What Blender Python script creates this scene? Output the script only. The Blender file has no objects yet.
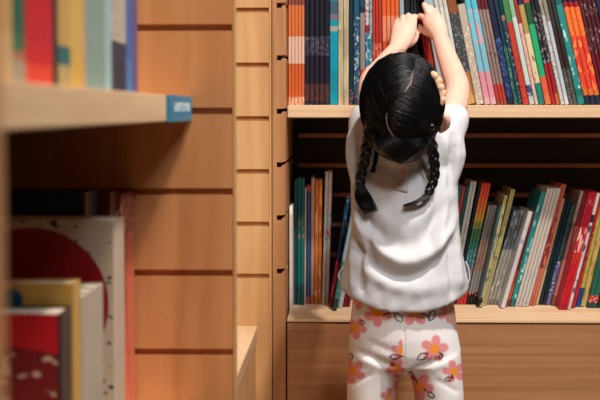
import bpy, bmesh, math, random
import numpy as np
from mathutils import Vector, Matrix
random.seed(7); rng = np.random.default_rng(7)
scene = bpy.context.scene
COL = scene.collection

# ------------------------------------------------------------------ camera, light, exposure
F = 1417.0                       # focal length in pixels of the 600x400 frame
H = 0.86                         # camera height
VX, VY = 344.0, 112.0            # where the aisle's depth lines meet
YAW = math.atan((VX-300)/F); PITCH = math.atan((200-VY)/F)
cam_d = bpy.data.cameras.new('camera'); cam = bpy.data.objects.new('camera', cam_d); COL.objects.link(cam)
cam.location = (0, 0, H); cam.rotation_euler = (math.pi/2-PITCH, 0, YAW)
cam_d.sensor_width = 36; cam_d.lens = F*36/600; cam_d.clip_start = .02
cam_d.dof.use_dof = True; cam_d.dof.focus_distance = 2.52; cam_d.dof.aperture_fstop = 8.0
scene.camera = cam
scene.view_settings.view_transform = 'Standard'; scene.view_settings.look = 'None'
scene.view_settings.exposure = -0.14; scene.view_settings.gamma = 1; scene.view_settings.use_curve_mapping = False

world = bpy.data.worlds.new('world'); scene.world = world; world.use_nodes = True
world.node_tree.nodes['Background'].inputs[0].default_value = (.62, .80, 1.0, 1)
world.node_tree.nodes['Background'].inputs[1].default_value = .17

def area_lamp(name, loc, target, size, power, col):
    d = bpy.data.lights.new(name, 'AREA'); d.shape = 'DISK'; d.size = size; d.energy = power; d.color = col
    o = bpy.data.objects.new(name, d); COL.objects.link(o); o.location = loc
    o.rotation_euler = (Vector(target)-Vector(loc)).to_track_quat('-Z', 'Y').to_euler()
WARM = (1.0, .92, .83)
COOL = (.86, .93, 1.0)
area_lamp('ceiling_lamp_key', (.62, 1.60, 2.80), (.15, 2.6, .7), .12, 66, WARM)
area_lamp('fill_light_soft', (1.1, .75, 2.80), (.2, 2.7, .6), .6, 38, COOL)  # unseen cool fill light, added to soften the key
area_lamp('fill_light_aisle', (.5, -.1, 2.80), (-.1, 2.2, .8), .5, 48, WARM)  # added fill from behind the camera, brightens fronts and the child's back

def basis():
    R = cam.rotation_euler.to_matrix()
    return R @ Vector((1,0,0)), R @ Vector((0,1,0)), R @ Vector((0,0,-1))
CR, CU, CF = basis(); CAM = Vector((0,0,H))
def P(px, py, Y):
    """the place at depth Y that the camera sees at a pixel"""
    d = CF + CR*((px-300)/F) + CU*((200-py)/F)
    return CAM + d*(Y/d.y)

# ------------------------------------------------------------------ materials
def lin(c):
    out = []
    for v in c[:3]:
        v /= 255.0
        out.append(v/12.92 if v <= .04045 else ((v+.055)/1.055)**2.4)
    return (*out, 1)
MATS = {}
def newmat(key):
    m = bpy.data.materials.new(key); m.use_nodes = True
    return m, m.node_tree.nodes, m.node_tree.links, m.node_tree.nodes['Principled BSDF']
def plain(c, rough=.45, name='paint', spec=.4):
    k = (name, tuple(c), rough)
    if k in MATS: return MATS[k]
    m, n, l, b = newmat(name)
    tc = n.new('ShaderNodeTexCoord'); no = n.new('ShaderNodeTexNoise'); no.inputs['Scale'].default_value = 35
    l.new(tc.outputs['Object'], no.inputs['Vector'])
    mx = n.new('ShaderNodeMix'); mx.data_type = 'RGBA'
    mx.inputs[6].default_value = lin(c); mx.inputs[7].default_value = lin([v*.9 for v in c])
    l.new(no.outputs['Fac'], mx.inputs[0]); l.new(mx.outputs[2], b.inputs['Base Color'])
    b.inputs['Roughness'].default_value = rough; b.inputs['Specular IOR Level'].default_value = spec
    MATS[k] = m; return m
def inked(c, ink, sx=300, sz=190, thr=.56, name='printed_spine', lo=None, hi=None):
    """printed paper: small marks of ink over a ground colour"""
    k = (name, tuple(c), tuple(ink), sx, sz, thr)
    if k in MATS: return MATS[k]
    m, n, l, b = newmat(name)
    tc = n.new('ShaderNodeTexCoord'); oi = n.new('ShaderNodeObjectInfo')
    mp = n.new('ShaderNodeMapping'); mp.inputs['Scale'].default_value = (sx, sx, sz)
    l.new(tc.outputs['Object'], mp.inputs['Vector'])
    ad = n.new('ShaderNodeVectorMath'); ad.operation = 'ADD'
    sc = n.new('ShaderNodeMath'); sc.operation = 'MULTIPLY'; sc.inputs[1].default_value = 40
    l.new(oi.outputs['Random'], sc.inputs[0]); l.new(mp.outputs[0], ad.inputs[0]); l.new(sc.outputs[0], ad.inputs[1])
    no = n.new('ShaderNodeTexNoise'); no.inputs['Scale'].default_value = 1.0; no.inputs['Detail'].default_value = 1
    l.new(ad.outputs[0], no.inputs['Vector'])
    cr = n.new('ShaderNodeValToRGB'); cr.color_ramp.elements[0].position = thr; cr.color_ramp.elements[1].position = thr+.05
    l.new(no.outputs['Fac'], cr.inputs[0])
    mx = n.new('ShaderNodeMix'); mx.data_type = 'RGBA'; mx.inputs[6].default_value = lin(c); mx.inputs[7].default_value = lin(ink)
    l.new(cr.outputs[0], mx.inputs[0]); l.new(mx.outputs[2], b.inputs['Base Color'])
    b.inputs['Roughness'].default_value = .4
    MATS[k] = m; return m
def wood(c1, c2, scale=(3, 3, 60), rough=.5, name='oak'):
    k = (name, tuple(c1), tuple(c2), scale)
    if k in MATS: return MATS[k]
    m, n, l, b = newmat(name)
    tc = n.new('ShaderNodeTexCoord'); mp = n.new('ShaderNodeMapping'); mp.inputs['Scale'].default_value = scale
    l.new(tc.outputs['Object'], mp.inputs['Vector'])
    no = n.new('ShaderNodeTexNoise'); no.inputs['Scale'].default_value = 1; no.inputs['Detail'].default_value = 6; no.inputs['Distortion'].default_value = .6
    l.new(mp.outputs[0], no.inputs['Vector'])
    cr = n.new('ShaderNodeValToRGB'); e = cr.color_ramp.elements
    e[0].position = .34; e[0].color = lin(c2); e[1].position = .66; e[1].color = lin(c1)
    l.new(no.outputs['Fac'], cr.inputs[0])
    l.new(cr.outputs[0], b.inputs['Base Color'])
    b.inputs['Roughness'].default_value = rough
    MATS[k] = m; return m
OAK_V = wood((212,168,112), (190,142,88), (55, 55, 2.2))             # grain runs up
OAK_X = wood((232,200,164), (214,176,136), (2.5, 45, 60))            # grain runs along x
OAK_Y = wood((226,192,152), (206,168,128), (45, 2.5, 60))
OAK_SLAT = wood((210,146,92), (186,122,72), (26, 26, 2.2), name='oak_slats')
OAK_SLAT_LIT = wood((220,172,118), (200,146,94), (26, 26, 2.2), name='oak_slats_lit')  # same oak as the near slats, stronger light put into its colour
OAK_EDGE = wood((190,136,90), (168,114,72), (55, 55, 2.2), name='oak_edge')
OAK_PLINTH = wood((182,130,88), (160,108,70), (1.6, 30, 75), name='oak_plinth')
SHADED_BACK = wood((40,32,30), (30,25,24), (2, 30, 40), .6, 'shaded_back')  # shade of the recess put into the back panels' colour
RAIL = wood((205,150,112), (178,124,90), (2, 40, 50), .5, 'rail_wood')
GROOVE = wood((96,54,32), (76,42,26), (2, 30, 30), .7, 'groove_wood')

# ------------------------------------------------------------------ object helpers
def tag(o, label=None, cat=None, group=None, kind=None):
    if label: o['label'] = label
    if cat: o['category'] = cat
    if group: o['group'] = group
    if kind: o['kind'] = kind
    return o
def link(name, me, parent=None):
    o = bpy.data.objects.new(name, me); COL.objects.link(o)
    if parent: o.parent = parent
    return o
def mesh_obj(name, verts, faces, mats, parent=None, midx=None, smooth=False):
    me = bpy.data.meshes.new(name); me.from_pydata([tuple(v) for v in verts], [], faces)
    for m in (mats if isinstance(mats, (list, tuple)) else [mats]): me.materials.append(m)
    if midx is not None: me.polygons.foreach_set('material_index', midx)
    if smooth: me.polygons.foreach_set('use_smooth', [True]*len(me.polygons))
    bm = bmesh.new(); bm.from_mesh(me); bmesh.ops.recalc_face_normals(bm, faces=bm.faces); bm.to_mesh(me); bm.free()
    me.update()
    return link(name, me, parent)
def box(name, lo, hi, m, parent=None, bevel=.0015):
    bm = bmesh.new(); bmesh.ops.create_cube(bm, size=1)
    lo, hi = Vector(lo), Vector(hi)
    for v in bm.verts: v.co = Vector(((lo.x+hi.x)/2+v.co.x*(hi.x-lo.x), (lo.y+hi.y)/2+v.co.y*(hi.y-lo.y), (lo.z+hi.z)/2+v.co.z*(hi.z-lo.z)))
    if bevel: bmesh.ops.bevel(bm, geom=bm.edges[:], offset=bevel, segments=2, affect='EDGES')
    me = bpy.data.meshes.new(name); bm.to_mesh(me); bm.free(); me.materials.append(m)
    return link(name, me, parent)
def empty(name, loc):
    o = bpy.data.objects.new(name, None); COL.objects.link(o); o.location = loc; o.empty_display_size = .05
    return o
def struct(o): o['kind'] = 'structure'; return o
def prism(name, prof, axis, a0, a1, m, parent=None):
    """a closed outline (u, z) pushed along an axis: axis 'x' -> u is y, axis 'y' -> u is x"""
    n = len(prof); vs = []
    for a in (a0, a1):
        for u, z in prof: vs.append((a, u, z) if axis == 'x' else (u, a, z))
    fs = [list(range(n)), list(range(n, 2*n))[::-1]] + [[i, (i+1) % n, n+(i+1) % n, n+i] for i in range(n)]
    me_o = mesh_obj(name, vs, fs, m, parent)
    bm = bmesh.new(); bm.from_mesh(me_o.data); bmesh.ops.triangulate(bm, faces=[f for f in bm.faces if len(f.verts) > 4]); bm.to_mesh(me_o.data); bm.free()
    return me_o
def comb(u0, u1, z0, z1, grooves, gh, gd, side):
    """outline of a slat panel with slots cut into one face (side -1: the u0 face, +1: the u1 face, with a hook inside)"""
    gs = sorted(grooves)
    if side < 0:
        pts = [(u1, z0), (u1, z1), (u0, z1)]
        for g in reversed(gs): pts += [(u0, g+gh/2), (u0+gd, g+gh/2), (u0+gd, g-gh/2), (u0, g-gh/2)]
        pts += [(u0, z0)]
    else:
        pts = [(u0, z1), (u0, z0), (u1, z0)]
        for g in gs:
            pts += [(u1, g-gh*.1), (u1-gd*.35, g-gh*.1), (u1-gd*.5, g-gh*.55), (u1-gd, g-gh*.55), (u1-gd, g+gh*.45), (u1-gd*.35, g+gh*.45), (u1, g+gh*.6)]
        pts += [(u1, z1)]
    return pts

# ------------------------------------------------------------------ the room
TOPZ = 2.05
struct(box('floor', (-2.2, -1.0, -.05), (2.6, 3.3, 0), wood((104,80,62), (86,66,50), (3, 30, 30), .4, 'floor_wood'), bevel=0))
struct(box('wall_back', (-2.2, 3.2, 0), (2.6, 3.3, 2.9), plain((200,192,180), .8, 'wall_paint'), bevel=0))
struct(box('wall_left', (-1.3, -1.0, 0), (-1.2, 3.2, 2.9), plain((200,192,180), .8, 'wall_paint'), bevel=0))
struct(box('wall_right', (2.5, -1.0, 0), (2.6, 3.2, 2.9), plain((78,72,70), .8, 'wall_paint'), bevel=0))
struct(box('wall_front', (-1.2, -1.1, 0), (2.6, -1.0, 2.9), plain((78,72,70), .8, 'wall_paint'), bevel=0))
struct(box('ceiling', (-2.2, -1.0, 2.9), (2.6, 3.3, 2.95), plain((120,118,116), .8, 'ceiling_paint'), bevel=0))

# ------------------------------------------------------------------ the back bookcase
YF = 2.66                                             # fronts of its uprights
SHELF_Z = P(450, 105, 2.72).z; SHELF_T = .0245
BASE_Z = P(450, 319.5, YF).z
XL0, XL1 = P(272.5, 200, YF).x, P(285.5, 200, YF).x
bc = empty('bookcase', (.45, 2.85, 0))
tag(bc, 'long oak bookcase straight ahead holding two rows of leaning books behind the child', 'bookcase')
def kid(o, parent=bc):
    o.parent = parent; o.matrix_parent_inverse = Matrix.Translation(-parent.location); return o
zs3 = [P(280, y, YF).z for y in (-48, 5, 57.5, 111, 164.5, 217.5, 271)] 
kid(prism('side_panel', comb(XL0, XL1, .0, TOPZ, zs3, .0095, .0165, 1), 'y', YF, 3.03, OAK_EDGE))
kid(prism('side_panel', [(1.16, 0), (1.186, 0), (1.186, TOPZ), (1.16, TOPZ)], 'y', YF, 3.03, OAK_V))
kid(box('back_panel', (XL0, 3.03, 0), (1.186, 3.05, TOPZ), SHADED_BACK))
for y in (-58, -28, 135.5, 165.5, 195, 225, 255, 285):
    z = P(450, y, 3.02).z
    kid(box('back_rail', (XL1+.012, 3.012, z-.0045), (1.16, 3.03, z+.0045), RAIL, bevel=.002))
kid(box('shelf_board', (XL1+.0015, 2.72, SHELF_Z-SHELF_T), (1.158, 3.03, SHELF_Z), OAK_X))
kid(box('shelf_board', (XL1+.0015, 2.72, SHELF_Z+.40-SHELF_T), (1.158, 3.03, SHELF_Z+.40), OAK_X))
kid(box('top_board', (XL0, YF, TOPZ), (1.186, 3.05, TOPZ+.025), OAK_X))
kid(box('base_board', (XL1+.003, YF-.002, BASE_Z-.006), (1.158, 3.03, BASE_Z), OAK_X, bevel=.001))
kid(box('base_panel', (XL1+.003, YF, .06), (1.158, YF+.02, BASE_Z-.008), OAK_PLINTH))
kid(box('kick_board', (XL1+.003, YF+.03, 0), (1.158, YF+.05, .06), OAK_PLINTH))

# ------------------------------------------------------------------ the row of bookcases along the aisle
XFRONT = P(271.5, 200, YF).x                          # fronts of the aisle row
XBACK = XFRONT-.33
YA = 1.77
zsA = [P(200, y, YA).z for y in (-55, 27.5, 111, 191.5, 273, 352)]; zsA += [min(zsA)-.101*k for k in (1, 2, 3)]
zsB = [P(255, y, YF).z for y in (-44, 10, 65, 118.5, 171.5, 224, 276)]
LSH = P(190, 97.5, YA).z; LST = .029; LSX = P(187.5, 110, YA-.03).x
# near bay
nb = empty('bookcase', (-.3, 1.2, 0))
tag(nb, 'slatted oak aisle bookcase with a teal shelf tag, blurred close to the camera', 'bookcase')
def slat_panel(par, y, zs, gh, lip, m=OAK_SLAT):
    p = kid(prism('side_panel', comb(y, y+.0265, 0, TOPZ, zs, gh, .008, -1), 'x', XBACK, XFRONT-lip, m), par)
    kid(box('edge_strip', (XFRONT-lip, y, 0), (XFRONT, y+.0265, TOPZ), OAK_V, bevel=.0012), par)
    return p
slat_panel(nb, YA, zsA, .0085, .0035)
kid(box('side_panel', (XBACK, .536, 0), (XFRONT-.003, .563, TOPZ), OAK_SLAT), nb)
kid(box('edge_strip', (XFRONT-.003, .536, 0), (XFRONT, .563, TOPZ), OAK_EDGE), nb)
kid(box('back_panel', (XBACK-.02, .556, 0), (XBACK, YA+.0265, TOPZ), SHADED_BACK), nb)
sh = kid(box('shelf_board', (XBACK, .584, LSH-LST), (LSX, YA-.001, LSH), OAK_Y), nb)
kid(box('shelf_board', (XBACK, .584, LSH-.385-LST), (LSX, YA-.001, LSH-.385), OAK_Y), nb)
kid(box('shelf_board', (XBACK, .584, LSH+.37-LST), (LSX, YA-.001, LSH+.37), OAK_Y), nb)
kid(box('top_board', (XBACK-.02, .556, TOPZ), (XFRONT, YA+.0265, TOPZ+.025), OAK_Y), nb)
kid(box('base_panel', (XFRONT-.05, .584, 0), (XFRONT-.03, YA-.001, .1), OAK_PLINTH), nb)
# the teal tag clipped over the end of the shelf edge: a small folded holder
def tag_mat():
    m, n, l, b = newmat('teal_tag')
    tc = n.new('ShaderNodeTexCoord'); sp = n.new('ShaderNodeSeparateXYZ'); l.new(tc.outputs['Object'], sp.inputs[0])
    mp = n.new('ShaderNodeMapping'); mp.inputs['Scale'].default_value = (300, 230, 90); l.new(tc.outputs['Object'], mp.inputs[0])
    no = n.new('ShaderNodeTexNoise'); no.inputs['Scale'].default_value = 1; l.new(mp.outputs[0], no.inputs[0])
    gt = n.new('ShaderNodeMath'); gt.operation = 'GREATER_THAN'; gt.inputs[1].default_value = .42; l.new(no.outputs[0], gt.inputs[0])
    def band(sock, lo, hi):
        a = n.new('ShaderNodeMath'); a.operation = 'GREATER_THAN'; a.inputs[1].default_value = lo; l.new(sock, a.inputs[0])
        c = n.new('ShaderNodeMath'); c.operation = 'LESS_THAN'; c.inputs[1].default_value = hi; l.new(sock, c.inputs[0])
        r = n.new('ShaderNodeMath'); r.operation = 'MULTIPLY'; l.new(a.outputs[0], r.inputs[0]); l.new(c.outputs[0], r.inputs[1]); return r.outputs[0]
    zc = LSH-LST/2; y1 = YA
    p1 = n.new('ShaderNodeMath'); p1.operation = 'MULTIPLY'; l.new(band(sp.outputs['Z'], zc-.003, zc+.0075), p1.inputs[0]); l.new(band(sp.outputs['Y'], y1-.19, y1-.03), p1.inputs[1])
    p2 = n.new('ShaderNodeMath'); p2.operation = 'MULTIPLY'; l.new(p1.outputs[0], p2.inputs[0]); l.new(gt.outputs[0], p2.inputs[1])
    mx = n.new('ShaderNodeMix'); mx.data_type = 'RGBA'; mx.inputs[6].default_value = lin((6,130,165)); mx.inputs[7].default_value = lin((210,235,240))
    l.new(p2.outputs[0], mx.inputs[0]); l.new(mx.outputs[2], b.inputs['Base Color']); b.inputs['Roughness'].default_value = .35
    return m
# the tag starts where the camera sees x = 166 on the shelf edge
ytag = LSX*F/(166-VX)*1.0
tagp = box('shelf_tag', (LSX-.001, ytag, LSH-LST-.001), (LSX+.003, YA-.002, LSH+.001), tag_mat())
tagp.parent = sh
tagp['label'] = 'teal tag with pale lettering'
# far bay
fb = empty('bookcase', (-.3, 2.3, 0))
tag(fb, 'slatted oak bookcase, its lit tone painted in, with a low empty shelf, beyond the near bay', 'bookcase')
slat_panel(fb, YF, zsB, .0092, .005, OAK_SLAT_LIT)
kid(box('back_panel', (XBACK-.02, YA+.0275, 0), (XBACK, YF+.0265, TOPZ), SHADED_BACK), fb)
LOWZ = P(257, 325.5, YF).z; LOWX = P(257.5, 325.5, YF).x
kid(box('shelf_board', (XBACK, YA+.0275, LOWZ-.025), (LOWX, YF-.001, LOWZ), OAK_Y), fb)
kid(box('base_panel', (LOWX-.022, YA+.0275, 0), (LOWX-.003, YF-.001, LOWZ-.026), OAK_SLAT_LIT), fb)
kid(box('top_board', (XBACK-.02, YA+.0275, TOPZ), (XFRONT, YF+.0265, TOPZ+.025), OAK_Y), fb)

# ------------------------------------------------------------------ books
PAGES = plain((214,200,176), .8, 'page_edges')
def book_mesh(w, h, d, bands, cover=None, facecol=None):
    """a bound cover, spine towards -y with rounded corners, and its page block.
    bands: [(top fraction, colour, ink)] from the top down"""
    t = min(.0016, w*.22); c = min(.0022, w*.28)
    out = [(0, d), (0, c), (c*.35, c*.3), (c, 0), (w-c, 0), (w-c*.35, c*.3), (w, c), (w, d)]
    inn = [(w-t, d), (w-t, t*1.4), (t, t*1.4), (t, d)]
    prof = out+inn; n = len(prof)
    zs = [0]+[b[0]*h for b in reversed(bands)]
    zs[-1] = h
    mats = []; mi = {}
    def slot(m):
        if m.name not in mi: mi[m.name] = len(mats); mats.append(m)
        return mi[m.name]
    vs, fs, ix = [], [], []
    for z in zs:
        for x, y in prof: vs.append((x, y, z))
    main = facecol or max(bands, key=lambda b: 1)[1]
    ms = [inked(b[1], b[2], *(b[3] if len(b) > 3 else ())) if len(b) > 2 and b[2] else plain(b[1], .38, 'book_cover') for b in reversed(bands)]
    for k in range(len(zs)-1):
        for i in range(n):
            j = (i+1) % n
            fs.append([k*n+i, k*n+j, (k+1)*n+j, (k+1)*n+i])
            if i == 0 and cover: ix.append(slot(cover))
            else: ix.append(slot(ms[k]))
    # end caps as quads round the U
    for k, m in ((0, ms[0]), (len(zs)-1, ms[-1])):
        o = k*n
        caps = [[0, 1, 10, 11], [1, 2, 3, 10], [3, 4, 9, 10], [4, 5, 6, 9], [6, 7, 8, 9]]
        for q in caps: fs.append([o+v for v in q]); ix.append(slot(m))
    me = bpy.data.meshes.new('book'); me.from_pydata(vs, [], fs)
    for m in mats: me.materials.append(m)
    me.polygons.foreach_set('material_index', ix)
    bm = bmesh.new(); bm.from_mesh(me); bmesh.ops.recalc_face_normals(bm, faces=bm.faces); bm.to_mesh(me); bm.free()
    g = .0004
    bm = bmesh.new(); bmesh.ops.create_cube(bm, size=1)
    for v in bm.verts: v.co = Vector((w/2+v.co.x*(w-2*t-2*g), t*1.4+g+(v.co.y+.5)*(d-t*1.4-.004), h/2+v.co.z*(h-.004)))
    pm = bpy.data.meshes.new('pages'); bm.to_mesh(pm); bm.free(); pm.materials.append(PAGES)
    return me, pm
def put(me, pm, loc, rot, label, group):
    o = link('book', me); o.location = loc; o.rotation_euler = rot
    link('pages', pm, o)
    tag(o, label, 'book', group)
    return o
def series(n, z, ybase, Yf, bx0, bx1, tx, ty, bands, label, group=None, d=.165, h=None, jitter=.0, facecol=None):
    """n books side by side between two base pixels, their left top edge at (tx, ty); bands are (start y, colour, ink)"""
    b0, b1 = P(bx0, ybase, Yf), P(bx1, ybase, Yf); t = P(tx, ty, Yf)
    a = math.atan2(t.x-b0.x, t.z-z)
    hh = h or (t.z-z)/math.cos(a)
    scale = F/Yf; ytop = ybase-hh*math.cos(a)*scale
    bb = []
    for i, b in enumerate(bands):
        fr = 1.0 if i == 0 else max(0.02, min(1, (ybase-b[0])/(ybase-ytop)))
        cc = tuple(round(v*.9) for v in b[1])                  # printed board is a little deeper than it photographs
        bb.append((fr, cc)+tuple(b[2:]))
    pitch = (b1.x-b0.x)/n
    me = None
    for k in range(n):
        QUEUE.append(dict(x=b0.x+k*pitch, w=pitch*math.cos(a), a=a, h=hh, d=d, z=z, Y=Yf, bands=bb, label=label, group=group, key=(label, bx0)))
QUEUE = []
def settle():
    """stand the queued books of a row side by side so that none cuts into its neighbour"""
    for zrow in sorted({q['z'] for q in QUEUE}):
        row = [q for q in QUEUE if q['z'] == zrow]; prev = None; made = {}
        for q in row:
            w, a, x, h = q['w']-.0004, q['a'], q['x'], q['h']
            if prev:
                pw, pa, px, ph = prev
                zt = min(h*math.cos(a), ph*math.cos(pa))*.98
                right = lambda zz: px+pw*math.cos(pa)+(zz-max(0, -pw*math.sin(pa)))*math.tan(pa)+.0004
                lb, lt = x-max(0, w*math.sin(a))*math.tan(a), x+(zt-max(0, w*math.sin(a)))*math.tan(a)
                nb_, nt = max(lb, right(0)), max(lt, right(zt))
                full = x+w
                a = math.atan2(nt-nb_, zt)
                x = nb_+max(0, w*math.sin(a))*math.tan(a)
                w = max(w*.72, min(w, (full-x)*1.0))
                x = nb_+max(0, w*math.sin(a))*math.tan(a)
            key = (q['key'], round(w, 4))
            loc = Vector((x, q['Y'], q['z']+.0004+(w*math.sin(a) if a > 0 else 0)))
            if key in made:
                first = made[key]; o = first.copy(); COL.objects.link(o); o.location = loc; o.rotation_euler = (0, a, 0)
                for ch in list(first.children):
                    c = ch.copy(); c.parent = o; COL.objects.link(c)
            else:
                me, pm = book_mesh(w, h, q['d'], q['bands'])
                made[key] = put(me, pm, loc, (0, a, 0), q['label'], q['group'])
            prev = (w, a, x, h)
W = (225,222,214); DK = (30,34,44)
def upper(n, bx0, bx1, tx, bands, label, group=None, h=.262, Yf=2.752, **k):
    series(n, SHELF_Z, 105, Yf, bx0, bx1, tx, 0, bands, label, group, h=h, **k)
# the row on the upper shelf, from the side panel outwards; tx is the left edge at the frame's top
upper(5, 288.3, 304.5, 288.3, [(-40,(150,80,68)),(6,(232,124,70)),(37,(230,192,172),(224,176,152)),(64,(226,108,54)),(97,(222,150,110),(240,190,160))],
      'slim orange paperback with a pale pink waist, in the set beside the oak upright', 'slim orange paperbacks beside the upright', h=.235)
upper(5, 304.5, 329.5, 302, [(-40,(24,28,44)),(37,(44,44,66),(92,88,104)),(56,(30,28,50)),(84,(84,48,42),(30,28,46)),(101,(40,40,56))],
      'midnight navy paperback with a rusty foot, in the set between orange and turquoise spines', 'navy paperbacks with rusty feet', h=.25)
upper(1, 329.7, 338, 325, [(-40,(0,150,160)),(2,(66,98,120)),(15,(120,120,140)),(21,(0,160,185)),(27,(178,174,160)),(32,(0,164,190)),(70,(10,150,172)),(92,(10,160,184))],
      'turquoise book with slate and beige bands, between navy set and beige pair', h=.25)
upper(2, 338.2, 349, 333.2, [(-40,(186,172,140),(204,192,164),(200,18)),(30,(178,164,130),(196,184,150),(220,12))],
      'sandy beige hardback, one of the pair beside the turquoise book', 'sandy beige pair', h=.25)
upper(1, 349.2, 353.5, 344.3, [(-40,(18,48,64)),(90,(18,60,84),(180,60,60))], 'thin dark petrol book next to the beige pair', h=.25)
upper(1, 353.7, 360, 349, [(-40,(30,86,116)),(18,(26,78,110),(150,170,176),(300,150,.57)),(98,(24,66,90))], 'petrol blue book with white curly lettering down its spine', h=.25)
upper(1, 360.2, 365.5, 355, [(-40,(24,78,100)),(8,(20,52,80)),(14,(158,142,138)),(70,(190,60,60)),(96,(120,60,60))], 'mauve grey book with a red foot, partly behind the hair', h=.25)
upper(1, 365.7, 369.5, 360.5, [(-40,(210,200,198),(180,50,50)),(26,(170,40,50)),(34,(30,130,160),(200,220,225))], 'narrow book with a red and white top and blue lower spine', h=.24)
upper(1, 369.7, 373, 364.4, [(-40,(150,176,184),(70,110,130)),(34,(30,126,150),(210,225,225))], 'narrow pale blue book touching the red spines', h=.24)
upper(3, 373.2, 382.6, 367.6, [(-40,(196,60,44)),(44,(206,90,70),(226,130,110)),(58,(196,54,40))], 'brick red paperback, in the set above the raised forearm', 'brick red paperbacks', h=.232)
upper(4, 383.4, 400.6, 377.2, [(-40,(236,104,52)),(17,(226,146,116),(236,110,60)),(42,(232,96,50))], 'vivid orange paperback, in the set beside the flat hand', 'vivid orange paperbacks by the hand', h=.25)
upper(1, 401.8, 406.6, 394.6, [(-40,(160,180,186)),(60,(120,150,160))], 'pale grey blue book behind the flat hand', h=.245)
upper(1, 407.4, 413.4, 399.6, [(-40,(20,26,32)),(55,(34,76,94),(24,34,44))], 'black book whose foot turns slate, behind the flat hand', h=.25)
upper(2, 414.6, 420.6, 405.8, [(-40,(22,28,36)),(6,(18,26,34),(30,44,54))], 'thick black book between the two hands', 'thick black books between the hands', h=.25)
upper(3, 432.8, 441.2, 415.2, [(-40,(210,60,46)),(14,(214,58,44)),(60,(226,84,50))], 'scarlet book being pulled by the pinching hand', 'scarlet books at the pinching fingers', h=.176, Yf=2.758)
upper(1, 442, 451.4, 421.2, [(-40,(170,190,205)),(10,(196,202,222)),(70,(206,206,222)),(90,(210,170,120))], 'lilac white book directly behind the wrist', h=.25)
upper(3, 453, 466, 429.8, [(-40,(210,212,200)),(10,(222,220,210),(190,196,190),(220,16))], 'cream white book behind the raised forearm', 'cream white books behind the forearm', h=.25)
upper(1, 466.2, 476, 441, [(-40,(150,84,46)),(16,(58,66,70),(110,120,120)),(74,(196,130,60)),(94,(210,168,80),(150,80,50))], 'rust topped slate book with a golden foot, beside the bare arm', h=.25)
upper(1, 476.2, 484.5, 451.5, [(-40,(206,190,172)),(30,(198,180,164),(212,200,184))], 'cream book with a rounded short top, beside the sky blue pair', h=.196)
upper(2, 484.7, 497, 459, [(-40,(98,200,226)),(12,(120,204,226),(232,140,150),(120,60,.55)),(46,(140,206,226)),(73,(236,160,178)),(98,(226,178,188))],
      'sky blue book with a pink foot, one of the matching pair', 'sky blue books with pink feet', h=.25)
upper(3, 497.2, 507.5, 472, [(-40,(112,40,44)),(12,(156,132,124),(130,104,100),(200,14)),(54,(160,130,122),(90,60,60)),(58,(156,132,124)),(85,(196,66,54)),(98,(170,70,60))],
      'mauve paperback with a brick foot, in the set right of the sky blue pair', 'mauve paperbacks with brick feet', h=.25)
upper(1, 507.7, 514.5, 481, [(-40,(26,34,60)),(40,(22,46,96),(60,90,140)),(98,(30,40,70))], 'navy blue book beside the mauve set', h=.25)
upper(1, 514.7, 518.6, 488, [(-40,(26,66,78)),(48,(40,92,84),(90,140,110))], 'thin sea green book with mossy marks beside the navy one', h=.24)
upper(1, 518.8, 523, 492, [(-40,(22,52,70)),(18,(180,120,90)),(23,(24,62,84),(120,150,140))], 'thin teal book with a small peach picture near its top', h=.24)
upper(1, 523.2, 529.5, 496.5, [(-40,(74,140,84)),(25,(206,60,46)),(34,(204,62,48),(150,30,30))], 'book green on top and red below, beside the pale mint one', h=.226)
upper(1, 529.7, 535, 502.5, [(-40,(150,200,160)),(20,(206,222,214),(170,200,190)),(86,(60,70,130),(220,220,225)),(97,(200,205,210))], 'pale mint book with an indigo label at its foot', h=.25)
upper(1, 535.2, 539, 507.5, [(-40,(180,50,60)),(26,(236,190,180),(220,90,110)),(90,(214,196,170))], 'thin pink and white book beside the mint one', h=.25)
upper(1, 539.2, 545.2, 511.5, [(-40,(40,46,90)),(8,(190,162,92)),(36,(228,214,168),(120,90,60),(90,30,.66)),(84,(30,144,132)),(96,(30,130,124))], 'sandy yellow book with a teal foot', h=.25)
upper(1, 545.4, 552, 518, [(-40,(200,80,60)),(6,(36,90,60)),(27,(40,186,124)),(78,(238,104,64)),(96,(226,120,80))], 'emerald book with an orange foot', h=.25)
upper(1, 552.2, 556, 524.5, [(-40,(30,34,40)),(10,(34,36,42),(130,120,124)),(66,(186,40,46))], 'thin black book with a crimson foot, beside the emerald one', h=.25)
upper(1, 556.2, 560.5, 528.6, [(-40,(26,36,46)),(16,(40,42,50),(150,140,140)),(64,(170,36,44)),(94,(200,100,60))], 'charcoal book with a crimson foot, beside the white spined book', h=.25)
upper(1, 560.7, 565, 533, [(-40,(160,152,136),(110,100,90)),(18,(196,196,192),(170,60,50),(120,50,.6)),(24,(206,208,210),(150,140,130))], 'grey topped white book with tiny red marks', h=.25)
upper(1, 565.2, 569.5, 537.3, [(-40,(156,150,134)),(24,(206,214,226)),(95,(220,225,232))], 'silvery white book beside the dark brown one', h=.25)
upper(2, 569.7, 577.8, 541.7, [(-40,(58,54,52)),(30,(60,40,40)),(70,(76,76,70),(110,104,96))], 'dull brown book between white and teal spines', 'dull brown books', h=.25)
upper(1, 578, 585.5, 550, [(-40,(20,104,104)),(8,(34,140,138),(190,214,208),(140,50,.6)),(90,(30,120,116)),(97,(40,140,134))], 'teal book with pale lettering beside the fiery red set', h=.25)
upper(3, 585.7, 602, 557.5, [(-40,(40,36,60)),(5,(176,28,36)),(10,(250,128,50),(236,84,44)),(38,(232,70,46),(250,130,70),(130,60,.55)),(90,(236,120,50)),(96,(30,44,66))],
      'fiery red book with a navy foot, in the set by the teal spine', 'fiery red books with navy feet', h=.25)
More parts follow.
